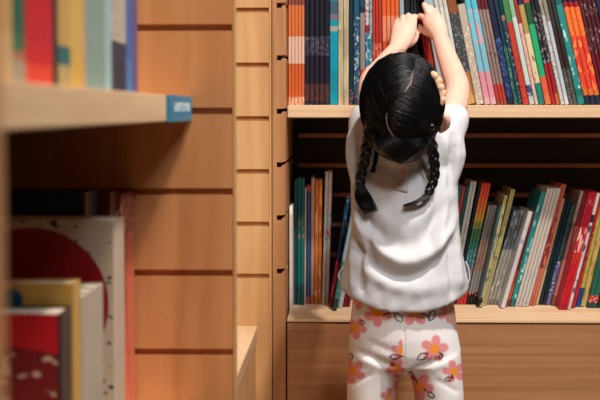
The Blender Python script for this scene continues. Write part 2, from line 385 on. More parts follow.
upper(4, 602.2, 619, 574, [(-40,(84,34,40)),(7,(80,32,38),(150,120,124),(260,130,.57)),(18,(84,32,38)),(30,(82,30,38),(140,106,110),(260,130,.58)),(55,(110,26,36))],
      'maroon book with pale dashes, in the set at the end of the upper shelf', 'maroon books with pale dashes', h=.25)
upper(3, 619.2, 637, 592, [(-40,(24,44,70)),(60,(22,50,74))], 'deep blue book beyond the maroon set', 'deep blue books beyond the maroon set', h=.25)

def ylow(y): return (H-BASE_Z)*F/(y-VY)                # depth at which the lower board shows at a pixel row
def lower(n, yb, bx0, bx1, tx, ty, bands, label, group=None, d=.15, **k):
    Yf = ylow(yb); series(n, BASE_Z, yb, Yf, bx0, bx1, tx, ty, bands, label, group, d=min(d, 3.008-Yf), **k)
TEALD = (22,98,98)
# lower row, at the side panel
lower(1, 306, 293.2, 297, 294.2, 180, [(0,(20,74,82)),(280,(20,60,76))], 'dark green book next to the white bookend')
lower(2, 306, 297.2, 304, 296.6, 179, [(0,(24,108,104)),(185,(22,96,94)),(217,(24,104,98),(150,130,80)),(240,(22,112,104)),(285,(20,84,80))], 'deep teal book with golden marks, of the pair near the bookend', 'deep teal pair near the bookend')
lower(1, 305, 304.2, 305.8, 304.6, 188, [(0,(226,206,188))], 'very thin cream booklet between the teal pair and the navy spine')
lower(1, 305, 306, 310.3, 306.8, 186, [(0,(200,84,64)),(192,(44,70,112),(60,90,130)),(298,(190,80,70))], 'navy book with a red cap, near the orange pair')
lower(1, 305, 310.5, 314.2, 311.2, 178, [(0,(214,160,140),(190,120,104)),(220,(206,160,140)),(296,(200,110,80))], 'dusty pink book just before the orange pair')
lower(2, 305, 314.4, 321.6, 315.2, 180, [(0,(232,132,56)),(186,(226,124,52),(240,160,90),(120,22)),(290,(226,120,48),(240,200,150)),(296,(228,130,60))], 'bright orange book, one of the upright pair', 'bright orange upright pair')
lower(2, 305, 321.8, 329, 325.2, 172, [(0,(222,206,190),(170,160,150),(170,60)),(214,(206,214,204),(60,110,90),(110,40,.55)),(228,(216,206,196),(190,70,60),(110,40,.56)),(236,(214,210,204),(60,120,80),(110,40,.58)),(246,(216,214,210),(180,180,190),(200,30)),(300,(220,216,210))],
      'tall white book with green and red marks, of the pair by the gap', 'tall white pair by the gap')
lower(1, 308, 328.2, 332.6, 347, 198, [(0,(30,96,160),(120,180,200),(180,80)),(235,(40,70,140)),(262,(214,40,100),(236,120,150)),(298,(190,40,80))], 'leaning blue and magenta book beside the shirt')
lower(1, 312, 331.8, 337, 352, 210, [(0,(160,206,226)),(262,(50,130,130),(120,180,170)),(300,(30,70,70))], 'leaning light blue book with a teal foot, half behind the shirt')
lower(1, 309, 337.6, 342.6, 358, 205, [(0,(206,222,228)),(280,(196,206,210),(150,170,190))], 'leaning white book, only its foot showing under the shirt hem')
lower(2, 308, 342.8, 350, 362, 205, [(0,(120,24,36)),(270,(130,22,36))], 'leaning wine red book, only its foot showing beside the trousers', 'wine red books beside the trousers')
# lower row, beyond the child
lower(2, 305, 432, 440, 455, 186, [(0,(60,100,96)),(250,(50,90,90))], 'moss green book just emerging from behind the sleeve', 'moss green books behind the sleeve')
lower(1, 305, 440.2, 443.4, 462.5, 187, [(0,(190,60,60)),(230,(150,40,50))], 'thin red book next to the white sleeve')
lower(1, 305, 443.6, 447.4, 465.3, 187, [(0,(24,84,84)),(240,(20,70,74))], 'thin dark teal book between red and grey white spines near the sleeve')
lower(2, 305, 447.6, 454, 470.4, 182, [(0,(196,194,184),(150,150,144),(200,40)),(240,(176,180,172)),(290,(206,60,52))], 'grey white book, one of the pair beside the rainbow spines', 'grey white pair beside the rainbow spines')
lower(1, 305, 454.2, 456.6, 479, 184, [(0,(20,40,56))], 'very thin midnight book beside the rainbow set')
lower(3, 305, 456.8, 466, 482, 184, [(0,(232,84,50)),(198,(234,112,52)),(207,(230,140,60)),(215,(214,166,66)),(222,(150,150,76)),(229,(74,128,80)),(240,(56,116,98)),(250,(52,110,120),(110,140,130)),(268,(130,120,126)),(291,(206,52,50))],
      'book fading from orange over yellow to green, in the rainbow set', 'rainbow books fading orange to green')
lower(3, 305, 466.2, 475, 488.5, 206, [(0,(140,134,126),(112,110,106),(200,30)),(240,(158,128,110),(130,100,88),(160,30)),(272,(150,146,144)),(293,(28,26,30),(180,100,80),(130,110,.58)),(302,(30,28,32))],
      'short stone grey book with a black foot label, in the set by the rainbow books', 'stone grey books with black foot labels')
lower(1, 308, 474, 477.2, 499.4, 206, [(0,(60,110,116)),(230,(70,96,104)),(300,(24,34,38))], 'thin slate teal book before the pale yellow pair')
lower(2, 308, 477.4, 481.8, 503.2, 196, [(0,(214,200,140)),(214,(204,190,134),(90,120,110),(160,60)),(298,(50,50,50),(190,180,130),(130,120,.52))], 'pale yellow book with dark foot label, shorter pair', 'shorter pale yellow pair')
lower(2, 306, 482, 486.6, 511.2, 190, [(0,(206,186,112)),(200,(200,186,120),(130,120,90),(160,60)),(260,(196,180,130))], 'straw yellow book rising tallest beside the grey patterned set', 'tallest straw yellow pair')
lower(3, 305, 486.8, 497.4, 514, 211, [(0,(110,118,122),(150,156,156),(160,60)),(226,(96,104,112),(150,150,150),(160,50)),(250,(160,156,146),(190,186,176),(160,50)),(300,(140,132,124))], 'grey patterned book, in the set before the snowy white spine', 'grey patterned books')
lower(1, 309, 497.6, 504.2, 520.8, 211, [(0,(218,216,216),(180,180,186),(200,40)),(232,(214,216,222),(150,160,180),(160,60,.58)),(250,(220,220,226)),(302,(226,226,230))], 'snowy white book standing forward beside the dark red spine')
lower(1, 307, 504.6, 509.2, 526.5, 211, [(0,(140,36,38)),(270,(190,66,42)),(283,(220,96,54)),(300,(170,50,40))], 'dark red book turning orange near its foot')
lower(1, 307, 509.6, 514.8, 537.8, 192, [(0,(50,150,150)),(205,(36,136,138),(120,190,190),(150,50)),(262,(40,142,142),(170,214,210),(150,80)),(300,(30,116,112))], 'teal book between the dark red and cream spines')
lower(4, 307, 515, 529, 543.6, 188, [(0,(210,202,188),(196,186,172),(200,20)),(240,(214,206,196),(180,160,150),(200,20,.6)),(270,(216,212,206)),(296,(206,200,196),(160,140,140))], 'cream white magazine, in the set of four beside the salmon pair', 'cream white magazines')
lower(2, 306, 529.2, 535, 557.2, 184, [(0,(210,100,80)),(205,(206,106,84),(150,50,44),(180,60)),(232,(150,56,52),(200,110,90),(170,50)),(268,(226,130,106)),(296,(214,110,90))], 'salmon book rising tallest beside the cream magazines', 'salmon pair beside the magazines')
lower(1, 305, 535.2, 538.6, 561, 199, [(0,(220,160,110)),(240,(196,140,110),(150,90,70)),(270,(212,186,140))], 'thin tan book after the salmon pair')
lower(2, 305, 538.8, 546, 565, 200, [(0,(18,40,48)),(230,(16,44,52)),(290,(20,40,60))], 'blackish green book between tan and violet spines', 'blackish green books')
lower(1, 305, 546.2, 550.6, 571.5, 206, [(0,(30,66,64),(70,100,96)),(262,(80,84,140),(180,170,200)),(296,(120,110,160))], 'dark green book with a violet foot')
lower(1, 306, 550.8, 555, 577, 191, [(0,(196,160,150),(160,120,116)),(222,(150,96,94)),(260,(196,130,120)),(296,(150,90,80))], 'mauve pink book before the crimson set')
lower(3, 310, 553.6, 565, 580.6, 192, [(0,(186,22,48)),(198,(176,24,50),(220,120,130),(120,60,.6)),(206,(180,22,46)),(227,(206,40,50),(236,180,176),(150,40,.54)),(252,(230,60,48)),(262,(216,28,44),(180,20,36),(120,30)),(304,(196,26,44))],
      'crimson book with pale lettering, in the set of three standing forward', 'crimson books standing forward')
lower(1, 310, 565.2, 569.6, 591.2, 193, [(0,(222,214,206)),(214,(40,40,44)),(222,(214,206,206),(60,60,66),(150,60,.52)),(262,(216,214,220),(90,90,110),(150,60,.52)),(300,(214,210,212))], 'white book with bold black lettering between crimson spines')
lower(1, 308, 569.8, 575.6, 595.6, 193, [(0,(206,30,54),(170,26,46)),(226,(170,22,46),(206,80,90)),(270,(206,36,44)),(296,(190,30,40))], 'cherry red book beside the white lettered one')
lower(1, 307, 575.8, 580.6, 600, 199, [(0,(214,190,90)),(226,(200,172,80),(150,120,60)),(288,(22,74,140))], 'mustard book with a royal blue foot')
lower(1, 307, 580.8, 586.4, 605, 199, [(0,(206,180,90)),(236,(206,178,100),(150,120,70),(160,40)),(300,(206,186,120))], 'mustard book with dark lettering, next to the blue footed one')
lower(2, 308, 586.6, 597, 611, 199, [(0,(30,110,90)),(296,(196,50,60),(240,180,180)),(303,(30,80,70))], 'bottle green book with a rosy foot label', 'bottle green books with rosy foot labels')
lower(2, 308, 597.2, 605, 622, 199, [(0,(34,38,44))], 'charcoal book at the end of the lower row', 'charcoal books ending the lower row')
lower(3, 307, 605.2, 619, 629, 196, [(0,(200,180,150))], 'tan book past the charcoal ones', 'tan books past the charcoal ones')

settle()

# white bookend at the side panel: a folded metal sheet (upright blade and foot)
def bookend():
    b = P(291, 311, ylow(311)); x = b.x; y0 = ylow(311); t = .0016; ht = .205; fl = .03
    pts = [(x-.0035, BASE_Z+.0005), (x-.0035, BASE_Z+ht)]
    # rounded top corner blade in the y-z plane, thickness along x
    prof = [(y0, 0), (y0, ht-.02)] + [(y0+.02-.02*math.cos(a), ht-.02+.02*math.sin(a)) for a in np.linspace(.2, math.pi/2, 6)] + [(y0+.12, ht), (y0+.12, 0)]
    n = len(prof); vs = []
    for dx in (-.003, .003):
        for yy, zz in prof: vs.append((x+dx, yy, BASE_Z+.0006+zz))
    fs = [list(range(n))[::-1], list(range(n, 2*n))]+[[i, (i+1) % n, n+(i+1) % n, n+i] for i in range(n)]
    o = mesh_obj('bookend', vs, fs, plain((226,214,204), .4, 'white_enamel'))
    tag(o, 'slim white bookend standing against the oak upright on the lower board', 'bookend')
    return o
bookend()

# ------------------------------------------------------------------ books of the near bay (spines to the aisle)
def bay(n, zs, zt, y0, y1, xs, bands, label, group=None, d=.16, cover=None):
    """n books between depths y0 and y1, spines at xs; bands: (fraction from top, colour, ink)"""
    pitch = (y1-y0)/n; w = pitch-.0008; h = zt-zs
    Ym = (y0+y1)/2; yb = VY-(zs-H)*F/Ym
    bb = [(1-b[0] if b[0] <= 1 else max(.02, (yb-b[0])*Ym/F/h),)+tuple(b[1:]) for b in bands]
    me, pm = book_mesh(w, h, d, bb, cover=cover)
    first = None
    for k in range(n):
        loc = (xs, y0+k*pitch, zs+.0005)
        if first is None: first = put(me, pm, loc, (0, 0, math.pi/2), label, group)
        else:
            o = first.copy(); COL.objects.link(o); o.location = loc
            for ch in list(first.children):
                c = ch.copy(); c.parent = o; COL.objects.link(c)
XS = -.212
def yat(px, xs=XS): return xs*F/(px-VX)
ZT = LSH+.27
bay(2, LSH, ZT, .80, yat(12.5), XS, [(0,(206,160,100)),(30,(214,176,124))], 'blurred tan book at the near end of the aisle shelf', 'blurred tan books')
bay(2, LSH, ZT, yat(13), yat(25.5), XS, [(0,(20,96,78)),(35,(60,116,76)),(52,(176,120,84)),(62,(170,160,140))], 'blurred green book beside the red set', 'blurred green books')
bay(3, LSH, ZT, yat(26), yat(53), XS, [(0,(206,10,38)),(45,(216,26,40)),(66,(232,70,46))], 'blurred glossy red book, in the set on the aisle shelf', 'blurred red books')
bay(1, LSH, ZT, yat(53.3), yat(58.5), XS, [(0,(16,22,44)),(55,(40,36,36))], 'blurred black book wedged between red and yellow')
bay(1, LSH, ZT, yat(58.7), yat(71), XS, [(0,(206,164,92)),(47,(16,104,106)),(66,(190,168,110))], 'blurred yellow book with a teal patch')
bay(1, LSH, ZT, yat(71.2), yat(82.5), XS, [(0,(220,182,94)),(50,(222,178,80))], 'blurred plain mustard yellow book beside the blue grey set')
bay(1, LSH, ZT, yat(82.7), yat(86), XS, [(0,(206,160,120))], 'blurred thin peach book beside the mustard one')
bay(3, LSH, ZT, yat(86.2), yat(105.5), XS, [(0,(126,154,144)),(.6,(136,164,154))], 'blurred sage grey book, in the broad set', 'blurred sage grey books')
bay(1, LSH, ZT, yat(105.7), yat(112), XS, [(0,(160,196,196))], 'blurred pale aqua book before the navy footed pair')
bay(2, LSH, ZT, yat(112.4), yat(126.5), XS, [(0,(190,180,164),(150,130,110)),(43,(16,32,58),(40,66,90))], 'blurred off white book with a navy foot', 'blurred off white books with navy feet')
bay(1, LSH, ZT, yat(126.7), yat(132.5), XS, [(0,(46,104,170)),(60,(60,124,184))], 'blurred cornflower blue book near the end of the row')
bay(1, LSH, ZT, yat(132.7), yat(138), XS, [(0,(96,84,140))], 'blurred violet book ending the row on the aisle shelf')

LB = LSH-.385
def cover_mat(ground, disc, cy, cz, r, ink=None, ink_in=False):
    """a printed cover with one round shape, in the book's own (y, z)"""
    m, n, l, b = newmat('printed_cover')
    tc = n.new('ShaderNodeTexCoord'); sp = n.new('ShaderNodeSeparateXYZ'); l.new(tc.outputs['Object'], sp.inputs[0])
    cb = n.new('ShaderNodeCombineXYZ'); l.new(sp.outputs['Y'], cb.inputs[0]); l.new(sp.outputs['Z'], cb.inputs[1])
    ds = n.new('ShaderNodeVectorMath'); ds.operation = 'DISTANCE'; ds.inputs[1].default_value = (cy, cz, 0); l.new(cb.outputs[0], ds.inputs[0])
    lt = n.new('ShaderNodeMath'); lt.operation = 'LESS_THAN'; lt.inputs[1].default_value = r; l.new(ds.outputs['Value'], lt.inputs[0])
    mp = n.new('ShaderNodeMapping'); mp.inputs['Scale'].default_value = (50, 55, 110); l.new(tc.outputs['Object'], mp.inputs[0])
    no = n.new('ShaderNodeTexNoise'); no.inputs['Scale'].default_value = 1; no.inputs['Detail'].default_value = 1; l.new(mp.outputs[0], no.inputs[0])
    gt = n.new('ShaderNodeMath'); gt.operation = 'GREATER_THAN'; gt.inputs[1].default_value = .63; l.new(no.outputs[0], gt.inputs[0])
    m1 = n.new('ShaderNodeMix'); m1.data_type = 'RGBA'; m1.inputs[6].default_value = lin(ground); m1.inputs[7].default_value = lin(disc); l.new(lt.outputs[0], m1.inputs[0])
    m2 = n.new('ShaderNodeMix'); m2.data_type = 'RGBA'; m2.inputs[7].default_value = lin(ink or ground); l.new(m1.outputs[2], m2.inputs[6]); 
    g2 = n.new('ShaderNodeMath'); g2.operation = 'LESS_THAN' if ink_in else 'GREATER_THAN'; g2.inputs[1].default_value = r; l.new(ds.outputs['Value'], g2.inputs[0])
    g3 = n.new('ShaderNodeMath'); g3.operation = 'MULTIPLY'; l.new(gt.outputs[0], g3.inputs[0]); l.new(g2.outputs[0], g3.inputs[1]); l.new(g3.outputs[0], m2.inputs[0])
    l.new(m2.outputs[2], b.inputs['Base Color']); b.inputs['Roughness'].default_value = .4
    return m
def ztop(y, Y): return P(100, y, Y).z
bay(1, LB, ztop(315, 1.2), 1.20, 1.252, -.243, [(0,(30,26,34)),(.7,(24,24,32))], 'red covered book with pale capitals, nearest on the lower aisle shelf', d=.17,
    cover=cover_mat((196,16,36), (120,14,26), .085, ztop(345, 1.2)-LB-.40, .40, (206,180,160), True))
bay(1, LB, ztop(284, 1.262), 1.262, 1.296, -.243, [(0,(206,160,80))], 'yellow covered book with a blue dot, behind the red covered one', d=.17,
    cover=cover_mat((214,166,80), (24,84,120), .052+.004, ztop(301,1.262)-LB, .010))
bay(3, LB, ztop(290, 1.36), 1.302, 1.415, -.2425, [(0,(186,174,156)),(.5,(176,166,150))], 'greyish white book beside the red arc cover', 'greyish white books on the lower aisle shelf')
bay(1, LB, ztop(221, 1.47), 1.47, 1.535, -.2396, [(0,(206,186,164))], 'large cream book whose cover shows a big red arc', d=.2,
    cover=cover_mat((206,184,160), (150,8,28), .088, ztop(305,1.47)-LB, .081, (52,40,42)))
bay(2, LB, ztop(193, 1.55), 1.54, 1.60, -.283, [(0,(10,38,66))], 'tall midnight blue book behind the red arc cover', 'tall midnight blue books', d=.16)
bay(1, LB, ztop(193, 1.6), 1.605, 1.615, -.283, [(0,(20,110,104))], 'thin sea green book beyond the midnight blue ones', d=.16)
bay(2, LB, ztop(193, 1.62), 1.617, 1.655, -.268, [(0,(88,24,40))], 'tall burgundy book before the salmon spined set', 'tall burgundy books', d=.16)
bay(4, LB, ztop(196, 1.66), 1.66, 1.764, -.2625, [(0,(140,60,60),(220,150,130),(100,60,.55)),(.2,(206,104,80),(150,60,60),(160,10))], 'faded salmon book against the slatted panel', 'faded salmon books against the panel', d=.16)

# CHILD_HERE
# ------------------------------------------------------------------ the child
YC = 2.40
def tube(pts, radii, n=14, cap=3, flat=None):
    """closed round-ended limb through points; radii may be (rx, ry) pairs; returns verts, faces"""
    pts = [Vector(p) for p in pts]
    # smooth the path
    def cr(p0, p1, p2, p3, t): return .5*((2*p1)+(p2-p0)*t+(2*p0-5*p1+4*p2-p3)*t*t+(3*p1-p0-3*p2+p3)*t**3)
    rr = [(r, r) if not isinstance(r, tuple) else r for r in radii]
    P2, R2 = [], []
    for i in range(len(pts)-1):
        p0, p1, p2, p3 = pts[max(i-1, 0)], pts[i], pts[i+1], pts[min(i+2, len(pts)-1)]
        for k in range(4):
            t = k/4; P2.append(cr(p0, p1, p2, p3, t)); R2.append(tuple(rr[i][q]*(1-t)+rr[i+1][q]*t for q in (0, 1)))
    P2.append(pts[-1]); R2.append(rr[-1])
    tan = [(P2[min(i+1, len(P2)-1)]-P2[max(i-1, 0)]).normalized() for i in range(len(P2))]
    up = Vector(flat) if flat is not None else Vector((1, 0, 0))
    if abs(tan[0].dot(up)) > .9: up = Vector((0, 1, 0))
    rings = []
    def ring(c, t, r, k=1.0):
        a = (up-t*up.dot(t)).normalized(); b = t.cross(a)
        return [c+a*(r[0]*k*math.cos(q))+b*(r[1]*k*math.sin(q)) for q in np.linspace(0, 2*math.pi, n, endpoint=False)]
    m0 = min(R2[0]); m1 = min(R2[-1])
    for j in range(cap, 0, -1):
        q = j/(cap+.6)*math.pi/2; rings.append(ring(P2[0]-tan[0]*m0*math.sin(q), tan[0], R2[0], math.cos(q)))
    for c, t, r in zip(P2, tan, R2): rings.append(ring(c, t, r))
    for j in range(1, cap+1):
        q = j/(cap+.6)*math.pi/2; rings.append(ring(P2[-1]+tan[-1]*m1*math.sin(q), tan[-1], R2[-1], math.cos(q)))
    vs = [v for r in rings for v in r]; fs = []
    for i in range(len(rings)-1):
        for k in range(n): fs.append([i*n+k, i*n+(k+1) % n, (i+1)*n+(k+1) % n, (i+1)*n+k])
    fs.append(list(range(n))[::-1]); fs.append([(len(rings)-1)*n+k for k in range(n)])
    return vs, fs
def ball(c, r, n=24, m=14):
    c = Vector(c); vs, fs = [], []
    for i in range(m+1):
        th = math.pi*(i+.02)/(m+.04)
        for k in range(n):
            ph = 2*math.pi*k/n
            vs.append(c+Vector((r[0]*math.sin(th)*math.cos(ph), r[1]*math.sin(th)*math.sin(ph), r[2]*math.cos(th))))
    for i in range(m):
        for k in range(n): fs.append([i*n+k, i*n+(k+1) % n, (i+1)*n+(k+1) % n, (i+1)*n+k])
    fs.append(list(range(n))[::-1]); fs.append([m*n+k for k in range(n)])
    return vs, fs
def rings_loft(rings):
    n = len(rings[0]); vs = [v for r in rings for v in r]; fs = []
    for i in range(len(rings)-1):
        for k in range(n): fs.append([i*n+k, i*n+(k+1) % n, (i+1)*n+(k+1) % n, (i+1)*n+k])
    fs.append(list(range(n))[::-1]); fs.append([(len(rings)-1)*n+k for k in range(n)])
    return vs, fs
def fuse(shapes, voxel, smooth=4, fac=.5):
    """one continuous surface over several overlapping closed shapes -> (verts array, faces list)"""
    vs, fs = [], []
    for v, f in shapes:
        o = len(vs); vs += [tuple(p) for p in v]; fs += [[o+i for i in q] for q in f]
    me = bpy.data.meshes.new('tmp'); me.from_pydata(vs, [], fs)
    bm = bmesh.new(); bm.from_mesh(me); bmesh.ops.recalc_face_normals(bm, faces=bm.faces); bm.to_mesh(me); bm.free()
    ob = bpy.data.objects.new('tmp', me); COL.objects.link(ob)
    m = ob.modifiers.new('r', 'REMESH'); m.mode = 'VOXEL'; m.voxel_size = voxel
    if smooth: s = ob.modifiers.new('s', 'SMOOTH'); s.factor = fac; s.iterations = smooth
    dg = bpy.context.evaluated_depsgraph_get(); ev = ob.evaluated_get(dg); em = bpy.data.meshes.new_from_object(ev)
    bpy.data.objects.remove(ob); bpy.data.meshes.remove(me)
    return em
def co_of(me):
    a = np.empty(len(me.vertices)*3); me.vertices.foreach_get('co', a); return a.reshape(-1, 3)
def no_of(me):
    a = np.empty(len(me.vertices)*3); me.vertices.foreach_get('normal', a); return a.reshape(-1, 3)
def set_co(me, a): me.vertices.foreach_set('co', np.ascontiguousarray(a).ravel()); me.update()
def finish(name, me, mats, parent):
    me.materials.clear()
    for m in (mats if isinstance(mats, list) else [mats]): me.materials.append(m)
    me.polygons.foreach_set('use_smooth', [True]*len(me.polygons))
    me.name = name
    o = link(name, me); o.parent = parent; o.matrix_parent_inverse = Matrix.Translation(-parent.location); return o
def px_of(a):
    """pixel positions of an (n, 3) array of places"""
    d = a-np.array(CAM); f = d@np.array(CF)
    return 300+F*(d@np.array(CR))/f, 200-F*(d@np.array(CU))/f

child = empty('person', (P(405, 330, YC).x, YC, 0))
tag(child, 'small child seen from behind in a white top, reaching up to the books', 'person')

def skin_mat():
    m, n, l, b = newmat('skin')
    no = n.new('ShaderNodeTexNoise'); no.inputs['Scale'].default_value = 28; tc = n.new('ShaderNodeTexCoord'); l.new(tc.outputs['Object'], no.inputs['Vector'])
    mx = n.new('ShaderNodeMix'); mx.data_type = 'RGBA'; mx.inputs[6].default_value = lin((234,192,172)); mx.inputs[7].default_value = lin((224,174,154))
    l.new(no.outputs['Fac'], mx.inputs[0]); l.new(mx.outputs[2], b.inputs['Base Color'])
    b.inputs['Roughness'].default_value = .5; b.inputs['Subsurface Weight'].default_value = .12
    b.inputs['Subsurface Radius'].default_value = (.012, .004, .002); b.inputs['Subsurface Scale'].default_value = .5
    return m
SKIN = skin_mat()
# head frame: skull centre, turned a little to the right
HC = P(402, 104.5, YC-.052)
RH = Vector((.068, .078, .086))
HROT = Matrix.Rotation(math.radians(-14), 3, 'Z') @ Matrix.Rotation(math.radians(16), 3, 'X')
def hd(x, y, z): return HC + HROT @ Vector((x, y, z))
def turn(shape, c=HC): return [c + HROT @ (Vector(v)-c) for v in shape[0]], shape[1]
shapes = []
shapes.append(turn(ball(HC, (.066, .078, .080))))
shapes.append(([hd(*(Vector(v))) for v in ball((0, .036, -.048), (.052, .044, .048))[0]], ball((0, 0, 0), (1, 1, 1))[1]))   # jaw and cheeks
for sx in (-1, 1):
    shapes.append(([hd(*v) for v in ball((sx*.026, .063, -.045), (.021, .018, .02))[0]], ball((0, 0, 0), (1, 1, 1))[1]))       # cheeks
shapes.append(tube([hd(0, .074, -.006), hd(0, .084, -.024), hd(0, .083, -.03)], [.005, .0075, .008]))                        # nose
shapes.append(tube([hd(-.014, .074, -.053), hd(0, .080, -.054), hd(.014, .074, -.053)], [.004, .005, .004]))                 # mouth
# ears
EARX = {-1: .063, 1: .074}
for sx in (-1, 1):
    shapes.append(tube([hd(sx*.062, .000, -.012), hd(sx*EARX[sx], -.008, -.019), hd(sx*EARX[sx], -.006, -.034), hd(sx*.062, .004, -.046)], [(.006, .006), (.007, .007), (.006, .006), (.005, .005)]))
    shapes.append(([hd(*v) for v in ball((sx*.064, .002, -.028), (.007, .014, .018))[0]], ball((0, 0, 0), (1, 1, 1))[1]))
# neck and trunk
neck0 = hd(0, -.005, -.06); chest = P(405, 200, YC+.01)
shapes.append(tube([neck0, P(403, 160, YC+.006), P(404.5, 176, YC+.022)], [.031, .030, .030]))
def ell_ring(xl, xr, y, Yc, ry, n=40, e=2.0):
    cx = P((xl+xr)/2, y, Yc); rx = (P(xr, y, Yc).x-P(xl, y, Yc).x)/2
    out = []
    for q in np.linspace(0, 2*math.pi, n, endpoint=False):
        c, s = math.cos(q), math.sin(q)
        out.append(Vector((cx.x+rx*math.copysign(abs(c)**(2/e), c), Yc+ry*math.copysign(abs(s)**(2/e), s), cx.z)))
    return out
shapes.append(rings_loft([ell_ring(*r) for r in [(390,420,166,2.425,.02), (372,438,172,2.425,.030), (364,446,184,2.425,.042), (364,446,210,2.422,.048), (366,444,240,2.418,.054),
                                                 (362,448,275,2.415,.062), (356,455,310,2.416,.066), (354,458,340,2.418,.066), (358,454,362,2.418,.06)]]))
# legs (inside the trousers) down to the feet
ANK = .065
def leg_pts(sx):
    hip = P(379 if sx < 0 else 433, 345, 2.418)
    xk = hip.x+sx*.008
    return [hip, Vector((xk, 2.42, .40)), Vector((xk+sx*.004, 2.425, .265)), Vector((xk+sx*.006, 2.415, .17)), Vector((xk+sx*.006, 2.405, ANK))]
for sx in (-1, 1):
    L = leg_pts(sx)
    shapes.append(tube(L, [.045, .043, .032, .033, .021]))
    a = L[-1]; shapes.append(tube([a, a+Vector((0, -.008, -.03))], [.022, .024]))
    shapes.append(tube([a+Vector((0, -.012, -.04)), a+Vector((sx*.004, .05, -.044)), a+Vector((sx*.006, .095, -.05))], [(.021, .021), (.027, .018), (.026, .012)], flat=(1, 0, 0)))
# arms
SHL, SHR = P(374, 142, 2.42), P(439, 142, 2.42)
ELL, ELR = P(371, 84, 2.535), P(457.5, 92, 2.535)
WRL, WRR = P(397, 49, 2.668), P(440.5, 38, 2.672)
def mid(a, b, t): return a+(b-a)*t
shapes.append(tube([SHL, mid(SHL, ELL, .5), ELL, mid(ELL, WRL, .35), mid(ELL, WRL, .75), WRL], [.027, .0255, .0225, .0225, .0185, .0165]))
shapes.append(tube([SHR, mid(SHR, ELR, .45)+Vector((.003, 0, 0)), ELR, mid(ELR, WRR, .35)+Vector((.002, 0, 0)), mid(ELR, WRR, .75), WRR], [.027, .0255, .0225, .0215, .0175, .0155]))
# left hand, flat on the spines, fingers up
shapes.append(tube([WRL, P(401.5, 39, 2.69), P(404, 30, 2.702), P(404.5, 26, 2.706)], [(.0165, .0155), (.022, .0135), (.0245, .012), (.0225, .010)], flat=(1, 0, .12)))
for kx, ky, mx_, my, tx, ty, r in ((413.6, 29, 414.2, 21, 414.4, 16, .0058), (408.2, 27.5, 408.7, 19.5, 408.6, 15, .0061), (402.4, 28, 402.6, 20.5, 402.6, 16.5, .0058), (397, 30.5, 396.8, 24, 397, 20.5, .0053)):
    shapes.append(tube([P(kx, ky+4, 2.703), P(kx, ky, 2.707), P(mx_, my, 2.722), P(tx, ty, 2.741)], [r*1.1, r*1.08, r, r*.85], n=10))
shapes.append(tube([P(405, 44, 2.685), P(411.5, 41, 2.70), P(415.2, 36.5, 2.718), P(416.4, 32, 2.738)], [.010, .0095, .0075, .006], n=10))
# right hand, pinching a book top, one finger up
shapes.append(tube([WRR, P(437.5, 29.5, 2.69), P(433.5, 22, 2.70), P(431.5, 18.5, 2.705)], [(.0155, .015), (.0195, .015), (.0205, .0135), (.0185, .0115)], flat=(1, 0, .55)))
for q in ([(428, 22, 2.706), (424, 17.5, 2.716), (420.8, 15.8, 2.732), (419.2, 17.5, 2.744)],
          [(431, 18, 2.704), (427.2, 11, 2.712), (424.6, 5.5, 2.724), (423.9, 4.6, 2.738)],
          [(434, 17, 2.706), (430.8, 9.5, 2.718), (429.6, 7.5, 2.734), (429, 9.5, 2.745)],
          [(437, 20, 2.708), (435, 12.5, 2.718), (433.8, 10.5, 2.732), (433.2, 12, 2.742)]):
    shapes.append(tube([P(*p) for p in q], [.0068, .0064, .0058, .005], n=10))
shapes.append(tube([P(434.5, 34, 2.69), P(427.5, 31.8, 2.705), P(421.8, 28.8, 2.725), P(419.6, 26.6, 2.741)], [.0095, .0085, .0068, .0055], n=10))
bme = fuse(shapes, .0021, 3)
finish('body', bme, SKIN, child)
# eyes and brows
for sx in (-1, 1):
    v, f = ball((0, 0, 0), (.0085, .0085, .0085), 16, 10)
    o = mesh_obj('eye', [hd(sx*.027, .0665, -.006)+p for p in v], f, plain((30,24,22), .15, 'eye_dark'), None, smooth=True); o.parent = child; o.matrix_parent_inverse = Matrix.Translation(-child.location)

# ---- trousers: ribbed white cotton printed with pink flowers
tr = []
tr.append(rings_loft([ell_ring(*r) for r in [(356,450,288,2.414,.072), (352.5,451,300,2.415,.074), (350.5,454,318,2.417,.077), (349,458,335,2.418,.079), (348.5,461,350,2.419,.078), (352,459,362,2.42,.072), (362,448,369,2.42,.055)]]))
for sx in (-1, 1):
    xs = [(368.5, 20), (369, 21)]
    def R(xl, xr, y, ry): return ell_ring(xl, xr, y, 2.42, ry, 40)
    if sx < 0: rr = [R(356,401,338,.058), R(350,402.5,352,.066), R(348.5,401.5,366,.064), R(347.5,397.5,378,.061), R(347,392.5,392,.059), R(347,389.5,405,.057)]
    else: rr = [R(407,454,338,.058), R(406,460.6,352,.066), R(407,461.5,366,.064), R(410.5,462.5,378,.061), R(415,463.5,392,.059), R(418,464,405,.057)]
    cx = rr[-1]; cxm = sum((p.x for p in cx))/len(cx)
    for z, rx, ry in ((.335, .0385, .054), (.30, .038, .051), (.25, .0375, .049), (.18, .040, .050), (.105, .0425, .053), (.085, .0425, .053)):
        rr.append([Vector((cxm+sx*.004*(0.5-z)/.4+rx*math.cos(q), 2.42+ry*math.sin(q), z)) for q in np.linspace(0, 2*math.pi, 40, endpoint=False)])
    tr.append(rings_loft(rr))
tme = fuse(tr, .0021, 16)
co = co_of(tme); no = no_of(tme)
